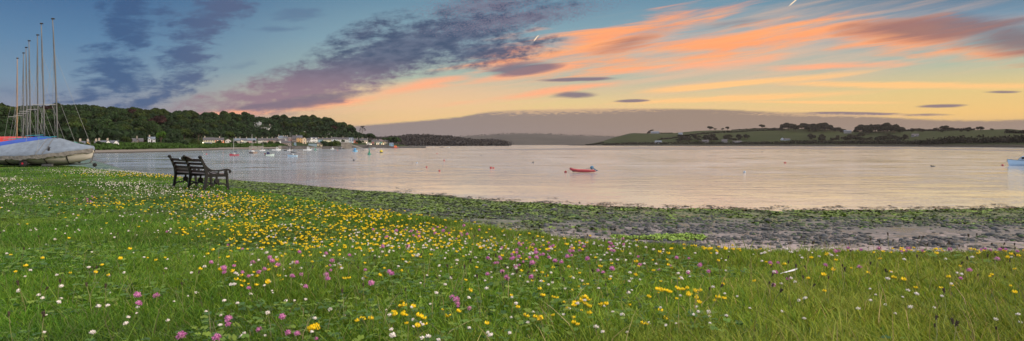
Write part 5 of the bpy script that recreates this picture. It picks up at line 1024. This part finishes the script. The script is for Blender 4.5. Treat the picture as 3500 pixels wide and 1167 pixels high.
m.box((Lb / 2, -.095, .795), (Lb - .03, .026, .07)); m.build('backrest', TEAK, bench)
cr = [(x, .81 + .085 * math.cos((x - Lb / 2) / .48 * math.pi / 2) ** 1.5) for x in np.linspace(Lb / 2 - .47, Lb / 2 + .47, 17)]
m = MB(); m.prism([(x, z) for x, z in cr] + [(Lb / 2 + .48, .765), (Lb / 2 - .48, .765)], .03, 1); m.v = [(x, y - .108 - (z - .8) * .3, z) for x, y, z in m.v]; m.build('crest_rail', TEAK, bench)
m = MB()
for i in range(6): m.box((Lb / 2, .05 + i * .088, .447 - .002 * i), (Lb - .02, .074, .024))
m.build('seat', SEATW, bench)
m = MB().tube([(0.02, .26, .18), (Lb - .02, .26, .18)], .012, 6).build('tie_rod', IRON, bench)
m = MB(); m.tube([(Lb * .33, -.135, .80), (Lb * .335, -.085, .845), (Lb * .34, -.06, .79)], .018, 6); m.tube([(Lb * .30, -.13, .815), (Lb * .33, -.14, .83), (Lb * .37, -.14, .805)], [.012, .024, .012], 6); o = m.build('pale_loop', paint(176, 190, 206, .8), None); o.matrix_world = bench.matrix_world.copy(); o.location = bench.location; o.rotation_euler = bench.rotation_euler; tag(o, 'small pale cloth laid over the back rail of the bench', 'loop')  # small pale loop over the back rail, left of the crest

# ------------------------------------------------------------ meadow
def inv_Y(py): # ground distance seen at a photo row
    return np.interp(py, YT[::-1][np.argsort((HY + drop(YT) * F / YT)[::-1])] * 0 + np.sort(HY + drop(YT) * F / YT), YT[np.argsort(HY + drop(YT) * F / YT)])
YT = np.linspace(1.6, 60, 3000)
M_GRASS = material('grass_blades', (1, 1, 1), .55, .0, 3, attr='tint', trans=.42, spec=.25)
def blades(name, n, ymin, ymax, dens_pow, hmin, hmax, wk, label, side=1.0, pal=None, mask=None, lean=.55, segs=2, seed=1, up=1.0):
    r = np.random.default_rng(seed)
    u = r.random(int(n * 1.9)); p = 2 - dens_pow; Y = (ymin ** p + u * (ymax ** p - ymin ** p)) ** (1 / p)
    X = r.uniform(-1, 1, len(Y)) * (.845 * Y + side); k = (Y < Ye(X) + 1.3 + r.normal(scale=.15, size=len(Y))); X, Y = X[k], Y[k]
    if mask is not None: k = mask(X, Y, r); X, Y = X[k], Y[k]
    X, Y = X[:n], Y[:n]; n = len(X); Z = z_near(X, Y)
    cl = fbm(X * 1.5, Y * 1.5, 101); cl2 = fbm(X * .45, Y * .45, 102); cl3 = fbm(X * 5.5, Y * 5.5, 103)
    h = (hmin + (hmax - hmin) * r.beta(2, 2.4, n)) * (.55 + .95 * cl) * (.65 + .7 * cl3)
    h *= np.interp(Y, [2, 6, 14, 30], [1, 1, .85, .6])
    w = (.0030 + wk * Y) * r.uniform(.6, 1.3, n); a = r.uniform(0, 2 * np.pi, n); wind = 2.4 + 6.0 * (fbm(X * .9, Y * .9, 104) - .5)
    a = np.where(r.random(n) < .30, wind + r.normal(scale=.7, size=n), a); le = h * np.abs(r.normal(scale=lean, size=n)) + h * .12
    D = np.stack([np.cos(a), np.sin(a)], 1); f = r.uniform(0, np.pi, n); S = np.stack([np.cos(f), np.sin(f) * .6], 1)
    B = np.stack([X, Y, Z - .01], 1); rows = []
    ts = [0, .42, .78] if segs == 2 else [0, .55]
    ws = [1, .85, .5] if segs == 2 else [1, .75]
    for t_, q in zip(ts, ws):
        c = B.copy(); c[:, :2] += D * (le * t_ ** 1.9)[:, None]; c[:, 2] += h * up * (t_ - .18 * t_ ** 3)
        o_ = np.concatenate([S * (w * q * .5)[:, None], np.zeros((n, 1))], 1); rows += [c - o_, c + o_]
    c = B.copy(); c[:, :2] += D * le[:, None]; c[:, 2] += h * up * .84; rows.append(c); V = np.stack(rows, 1); nv = V.shape[1]
    if segs == 2: F_ = [0, 1, 3, 2, 2, 3, 5, 4, 4, 5, 6]; fc_ = [4, 4, 3]
    else: F_ = [0, 1, 3, 2, 2, 3, 4]; fc_ = [4, 3]
    L = (np.array(F_)[None] + nv * np.arange(n)[:, None]).reshape(-1)
    pal_ = np.array(pal if pal is not None else [(.105, .225, .018), (.155, .285, .022), (.07, .175, .016), (.24, .34, .03), (.04, .115, .018), (.38, .32, .12)]); pr = r.random(n) * .8 + (cl2 - .5) * .9 + .1
    px = CX + F * X / Y; warm = np.clip((px - 1500) / 1800, 0, 1) * .25; pr = np.clip(pr + warm * .6, 0, .999)
    order = [4, 2, 0, 0, 1, 1, 3]; idx = np.array(order)[np.minimum((pr * 7).astype(int), 6)]; idx = np.where(r.random(n) < .022, 5, idx)
    T = pal_[idx] * r.uniform(.55, 1.3, (n, 1)) * (.52 + .72 * fbm(X * .8 + 9, Y * .8, 105))[:, None]; olive = ss(fbm(X * .6, Y * .6 + 4, 106), .45, .7)[:, None] * .32; T = T * (1 - olive) + olive * T.mean(1, keepdims=True) * np.array([1.35, 1.45, .35]); T[:, 0] *= .86 + .34 * np.clip((px - 300) / 2800, 0, 1); T = np.repeat(T[:, None], nv, 1); T[:, :2] *= .55; T[:, -1] *= 1.3  # roots darkened and tips brightened: shade and light put into the blade tint
    return tag(fast_mesh(name, V.reshape(-1, 3), np.tile(fc_, n), L, M_GRASS, T.reshape(-1, 3)), label, 'grass', kind='stuff')
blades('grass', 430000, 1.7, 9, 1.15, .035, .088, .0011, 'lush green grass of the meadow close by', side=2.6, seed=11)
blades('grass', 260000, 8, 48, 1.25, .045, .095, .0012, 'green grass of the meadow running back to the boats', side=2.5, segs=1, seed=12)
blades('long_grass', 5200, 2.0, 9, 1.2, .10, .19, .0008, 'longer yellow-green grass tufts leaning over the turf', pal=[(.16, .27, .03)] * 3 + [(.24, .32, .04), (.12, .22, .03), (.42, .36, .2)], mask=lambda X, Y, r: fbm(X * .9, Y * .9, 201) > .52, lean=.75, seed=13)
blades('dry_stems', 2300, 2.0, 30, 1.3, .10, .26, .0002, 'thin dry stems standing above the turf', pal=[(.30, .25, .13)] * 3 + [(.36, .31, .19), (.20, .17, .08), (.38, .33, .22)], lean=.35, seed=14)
# clover leaves
n = 60000; u = rng.random(n); p = .8; Y = (1.8 ** p + u * (16 ** p - 1.8 ** p)) ** (1 / p); X = rng.uniform(-1, 1, n) * (.845 * Y + 1.6); pxn = CX + F * X / Y
k = (Y < Ye(X) + .2) & ((fbm(X * .9, Y * .9, 301) + .22 * np.exp(-((pxn - 1500) / 700) ** 2 - ((Y - 3.2) / 1.6) ** 2)) > .56); X, Y = X[k], Y[k]; n = len(X); Z = z_near(X, Y) + rng.uniform(.015, .065, n)
V = []; 
a0 = rng.uniform(0, 6.28, n); s = (.0065 + .0008 * Y) * rng.uniform(.6, 1.3, n); tl = rng.normal(scale=.35, size=(n, 2))
for q in range(3):
    a = a0 + q * 2.094; cx_, cy_ = X + np.cos(a) * s * .9, Y + np.sin(a) * s * .9
    ring = []
    for kx, ky in ((-1, 0), (-.3, .85), (.7, .75), (.85, 0), (.7, -.75), (-.3, -.85)):
        dx = (np.cos(a) * kx - np.sin(a) * ky) * s * .9; dy = (np.sin(a) * kx + np.cos(a) * ky) * s * .9; ring.append(np.stack([cx_ + dx, cy_ + dy, Z + tl[:, 0] * dx + tl[:, 1] * dy + .25 * (abs(ky) * s)], 1))
    V.append(np.stack(ring, 1))
V = np.stack(V, 1).reshape(-1, 3); c = np.array([(.065, .145, .026), (.10, .19, .03), (.045, .11, .028), (.15, .23, .03)])[rng.integers(0, 4, n)] * rng.uniform(.8, 1.2, (n, 1))
M_CLOV = material('clover_leaf', (1, 1, 1), .6, 0, 3, attr='tint', trans=.3, spec=.3)
tag(fast_mesh('clover_leaves', V, np.full(n * 3, 6), np.arange(n * 18), M_CLOV, np.repeat(c, 18, 0)), 'dark green clover leaves spreading between the grass', 'clover', kind='stuff')
# broad yellow-green leaves
# ---- flower kinds: vertices of one head, built once, used for both the individuals and the far-off mass
def petal_ball(r, n, pl, pw, seed, sq=.85, lo=-.5, droop=0):
    q = np.random.default_rng(seed); V = []; L = []
    core = MB().ball((0, 0, 0), r * .62, 8, 5, sq); V += core.v; L += core.f
    i = 0
    while i < n:
        d = q.normal(size=3); d /= np.linalg.norm(d)
        if d[2] < lo: continue
        i += 1; t_ = np.cross(d, q.normal(size=3)); t_ /= np.linalg.norm(t_); b = len(V); o_ = d * r * .5 * np.array([1, 1, sq]); e = d * (r * q.uniform(.9, 1.15)) * np.array([1, 1, sq]) + np.array([0, 0, -droop * r]); mid_ = (o_ * .4 + e * .6)
        V += [tuple(o_ - t_ * pw * .4), tuple(mid_ - t_ * pw), tuple(e), tuple(mid_ + t_ * pw), tuple(o_ + t_ * pw * .4)]; L.append((b, b + 1, b + 2, b + 3, b + 4))
    return V, L
def trefoil(seed):
    q = np.random.default_rng(seed); m = MB(); n = q.integers(3, 6)
    for i in range(n):
        a = i * 6.28 / n + q.uniform(-.3, .3); t_ = MB(); s = q.uniform(.85, 1.15)
        t_.lathe([(.0008, -.004), (.0042 * s, .001), (.0052 * s, .006), (.003 * s, .010), (.0006, .011)], n=7); c_, s_ = math.cos(a), math.sin(a); tl_ = .9
        for x, y, z in t_.v:
            x, z = x * .62, z
            x2 = x * math.cos(tl_) + z * math.sin(tl_) + .004; z2 = -x * math.sin(tl_) + z * math.cos(tl_) + .003; m.v.append((x2 * c_ - y * s_, x2 * s_ + y * c_, z2))
        b = len(m.v) - len(t_.v); m.f += [tuple(b + j for j in f_) for f_ in t_.f]
        # upright standard petal
        b = len(m.v); 
        for kx, kz in ((-1, .0), (-1.1, .8), (0, 1.35), (1.1, .8), (1, 0)): x2 = .011; m.v.append((x2 * c_ - kx * .0055 * s_, x2 * s_ + kx * .0055 * c_, .004 + kz * .009 * s))
        m.f.append((b, b + 1, b + 2, b + 3, b + 4))
    return m.v, m.f
M_STEM = material('flower_stem', (.11, .18, .05), .7, .2, 9, trans=.2); M_PLST = material('plantain_stem', (.22, .22, .09), .8, .25, 9)
M_W = material('white_clover_petals', (.88, .85, .82), .7, .1, 60, trans=.2, col2=(.82, .74, .74)); M_P = material('pink_clover_petals', (.58, .15, .44), .7, .25, 60, trans=.25, col2=(.72, .32, .60)); M_Y = material('trefoil_petals', (.95, .76, .015), .6, .1, 60, trans=.25, col2=(.95, .64, .01)); M_D = material('plantain_head', (.055, .038, .028), .85, .4, 80)
HEADS = {'white_clover': ([petal_ball(.0125, 46, .008, .0019, 1, .8, -.45), petal_ball(.0115, 40, .008, .0018, 2, .75, -.6), petal_ball(.0130, 50, .008, .0019, 3, .85, -.3)], M_W, 'head'),
         'pink_clover': ([petal_ball(.0165, 70, .01, .0018, 4, .95, -.7), petal_ball(.0150, 62, .01, .0018, 5, .9, -.6)], M_P, 'head'),
         'yellow_trefoil': ([trefoil(6), trefoil(7), trefoil(8)], M_Y, 'blossom'), 'ribwort_plantain': ([petal_ball(.007, 34, .003, .0015, 9, 2.0, -1)], M_D, 'seed_head')}
def gauss(n, px, py, sx, sy): return np.stack([rng.normal(px, sx, n), rng.normal(py, sy, n)], 1)
def box_(n, x0, x1, y0, y1): return np.stack([rng.uniform(x0, x1, n), rng.uniform(y0, y1, n)], 1)
SP = {}
SP['white_clover'] = [gauss(330, 350, 585, 100, 6), gauss(220, 480, 590, 90, 6), gauss(180, 430, 628, 80, 8), gauss(260, 530, 645, 110, 12), gauss(70, 660, 662, 70, 6), gauss(110, 75, 660, 60, 14), gauss(60, 25, 612, 25, 5), box_(170, 0, 900, 600, 800), box_(55, 0, 1000, 800, 1150), gauss(60, 740, 735, 40, 14), box_(170, 850, 1500, 690, 900), gauss(70, 1380, 820, 90, 25), gauss(60, 1700, 850, 120, 30), box_(110, 1500, 2500, 800, 960), box_(50, 1400, 2500, 950, 1150), box_(40, 2500, 3500, 860, 1100), gauss(30, 2080, 838, 60, 8), gauss(30, 2780, 860, 150, 12), box_(40, 700, 1500, 900, 1160), gauss(14, 980, 770, 30, 10)]
SP['pink_clover'] = [np.array([(722, 898), (765, 918), (767, 932), (800, 910), (850, 943), (885, 930), (905, 919), (922, 880), (930, 893), (950, 905), (1030, 934), (1045, 980), (475, 1043), (780, 1100), (780, 1118), (535, 1005), (885, 1135), (985, 1143), (1015, 1146), (965, 1090), (1115, 868), (1128, 905), (1130, 922), (1135, 885), (740, 1162), (620, 1158), (570, 792), (470, 1003), (1560, 1020), (1563, 1033), (1605, 1052), (1565, 1045), (1545, 1010), (2693, 955), (1270, 965), (1120, 950), (850, 985), (1080, 1160)], float), gauss(26, 1780, 880, 55, 22), gauss(14, 1890, 870, 45, 18), gauss(16, 1410, 792, 60, 12), gauss(9, 700, 675, 30, 6), gauss(8, 310, 680, 25, 5), gauss(10, 1560, 790, 50, 12), box_(26, 1500, 2400, 830, 950), gauss(14, 3000, 857, 120, 6), gauss(8, 3440, 858, 40, 8), box_(10, 2400, 3500, 870, 980), box_(14, 700, 1400, 820, 960), gauss(8, 2000, 830, 60, 12)]
SP['yellow_trefoil'] = [gauss(110, 420, 597, 90, 4), gauss(60, 560, 600, 50, 5), gauss(90, 370, 695, 90, 14), gauss(300, 760, 692, 110, 20), gauss(220, 960, 705, 150, 22), gauss(190, 840, 775, 130, 34), gauss(190, 1050, 760, 200, 34), gauss(180, 1120, 815, 190, 32), gauss(150, 1330, 775, 150, 28), gauss(150, 1250, 730, 100, 12), gauss(110, 1500, 815, 140, 30), gauss(60, 1800, 835, 130, 18), box_(90, 700, 2300, 830, 960), box_(44, 1500, 2400, 950, 1110), gauss(14, 1390, 1075, 35, 18), gauss(8, 1250, 1095, 14, 6), gauss(16, 1960, 1030, 60, 15), gauss(38, 3200, 860, 130, 9), gauss(30, 2450, 850, 90, 10), box_(34, 2400, 3500, 860, 1000), gauss(6, 1070, 1130, 12, 8), gauss(6, 830, 970, 15, 10), gauss(5, 900, 970, 15, 10), box_(30, 0, 700, 690, 950), gauss(14, 2380, 1010, 60, 25), gauss(8, 2250, 990, 20, 8)]
SP['ribwort_plantain'] = [np.array([(30, 1090), (150, 1095), (2630, 985), (2642, 993), (3200, 1090), (3195, 1115), (3255, 1097), (3270, 1105), (3220, 770), (3215, 790), (2640, 950), (2670, 1010), (3405, 1125), (3375, 880), (560, 935), (1530, 915), (1630, 955), (1810, 910), (1890, 965), (2070, 980), (3035, 820), (3245, 835), (2890, 835)], float), box_(60, 1400, 3480, 830, 1000), box_(60, 1500, 2500, 760, 830), box_(40, 0, 1400, 700, 1000), box_(30, 2600, 3480, 800, 850)]
INFO = {'white_clover': ('white clover flower standing in the grass', 'flower', 'white clover flowers', .035, .085, 300, .9), 'pink_clover': ('pink clover flower standing in the grass', 'flower', 'pink clover flowers', .045, .10, 300, 1.08), 'yellow_trefoil': ('yellow trefoil flower cluster in the grass', 'flower', 'yellow trefoil flowers', .03, .07, 300, .98), 'ribwort_plantain': ('dark plantain seed head on a thin bare stalk', 'seed head', 'plantain seed heads', .10, .20, 300, 1.0)}
for kind, arrs in SP.items():
    A = np.concatenate(arrs); lab, cat, grp, h0, h1, nmax, big_ = INFO[kind]; heads, hm, hname = HEADS[kind]
    ycol = np.sort(HY + drop(YT) * F / YT); yy_ = YT[::-1]; hh = rng.uniform(h0, h1, len(A))
    Y = np.interp(A[:, 1], ycol, yy_); Y = Y * (1 - hh / drop(Y)) if kind != 'ribwort_plantain' else np.interp(np.minimum(A[:, 1] + hh * F / Y * .8, 1400), ycol, yy_)
    Y = np.interp(A[:, 1] + hh * F / np.maximum(Y, 1.5), ycol, yy_); X = (A[:, 0] - CX) / F * Y; k = (Y < Ye(X) + .5) & (Y > 1.7); X, Y, hh = X[k], Y[k], hh[k]
    o_ = np.argsort(Y); X, Y, hh = X[o_], Y[o_], hh[o_]; Z = z_near(X, Y); sc = big_ * (1 + .02 * np.clip(Y - 3, 0, 20)) * rng.uniform(.62, 1.2, len(X)) * np.where(rng.random(len(X)) < .15, .7, 1)
    protos = []; nind = min(nmax, len(X))
    for vi, (hv, hf) in enumerate(heads):
        stem = MB(); st_r = .0011
        stem.tube([(0, 0, -1), (.012, .003, -.55), (.006, .006, -.25), (0, 0, 0)], st_r, 4)
        me_s = None; root = stem.build(kind, M_PLST if kind == 'ribwort_plantain' else M_STEM, None)
        for v_i in root.data.vertices: v_i.co.z = v_i.co.z * .10 if kind != 'ribwort_plantain' else v_i.co.z * .22
        h_ = MB().add(hv, hf).build(hname, hm, root); protos.append(root)
    for i in range(nind):
        pr_ = protos[i % len(protos)]; o = pr_ if i < len(protos) else copy_tree(pr_)
        tag(o, lab, cat, grp); base_h = .10 if kind != 'ribwort_plantain' else .22; s = sc[i]; o.scale = (s, s, s)
        o.location = (X[i], Y[i], Z[i] + hh[i]); o.rotation_euler = (rng.normal(scale=.22), rng.normal(scale=.22), rng.uniform(0, 6.28))
    if len(X) > nind:
        Xr, Yr, Zr, hr, sr = X[nind:], Y[nind:], Z[nind:], hh[nind:], sc[nind:]; n = len(Xr); hv, hf = heads[0]; hv = np.array(hv); rz = rng.uniform(0, 6.28, n); c_, s_ = np.cos(rz), np.sin(rz)
        V = hv[None] * sr[:, None, None]; V = np.stack([V[..., 0] * c_[:, None] - V[..., 1] * s_[:, None], V[..., 0] * s_[:, None] + V[..., 1] * c_[:, None], V[..., 2]], -1) + np.stack([Xr, Yr, Zr + hr], 1)[:, None]
        fc_ = [len(f_) for f_ in hf]; L = np.concatenate([np.array(f_) for f_ in hf]); Ls = (L[None] + len(hv) * np.arange(n)[:, None]).reshape(-1)
        tag(fast_mesh(kind + '_drift', V.reshape(-1, 3), np.tile(fc_, n), Ls, hm), {'white_clover': 'drifts of small white clover heads farther back in the meadow', 'yellow_trefoil': 'drifts of yellow trefoil blossom farther back in the meadow'}.get(kind, 'scattered ' + kind.replace('_', ' ') + ' farther back'), 'flowers', kind='stuff')
# scrap of white feather lying in the grass on the right
X, Y = WX(2698, 3.85), 3.85; m = MB(); m.tube([(-.06, 0, 0), (.06, .01, .012)], .0018, 5); vs = [(-.02, -.007, .003), (.03, -.009, .006), (.06, .0, .012), (.03, .009, .008), (-.02, .007, .003), (-.04, 0, .002)]; m.add(vs, [(0, 1, 2, 3, 4, 5)]); o = m.build('feather', paint(220, 220, 226, .8), None, loc=(X, Y, gz(X, Y) + .065)); o.rotation_euler = (0, R(-8), .1); tag(o, 'slim white feather lying flat on the grass blades', 'feather')

# ------------------------------------------------------------ evening haze
m = bpy.data.materials.new('evening_haze'); m.use_nodes = True; t = m.node_tree; t.nodes.clear(); oo = t.nodes.new('ShaderNodeOutputMaterial'); pv = t.nodes.new('ShaderNodeVolumePrincipled')
pv.inputs['Color'].default_value = (.66, .58, .62, 1); pv.inputs['Density'].default_value = 3.2e-5; pv.inputs['Anisotropy'].default_value = .2; t.links.new(pv.outputs[0], oo.inputs['Volume'])
o = MB().box((0, 2950, 73), (12100, 7200, 155)).build('haze', m); tag(o, kind='stuff'); o['label'] = 'thin evening haze over the estuary'; o['category'] = 'haze'
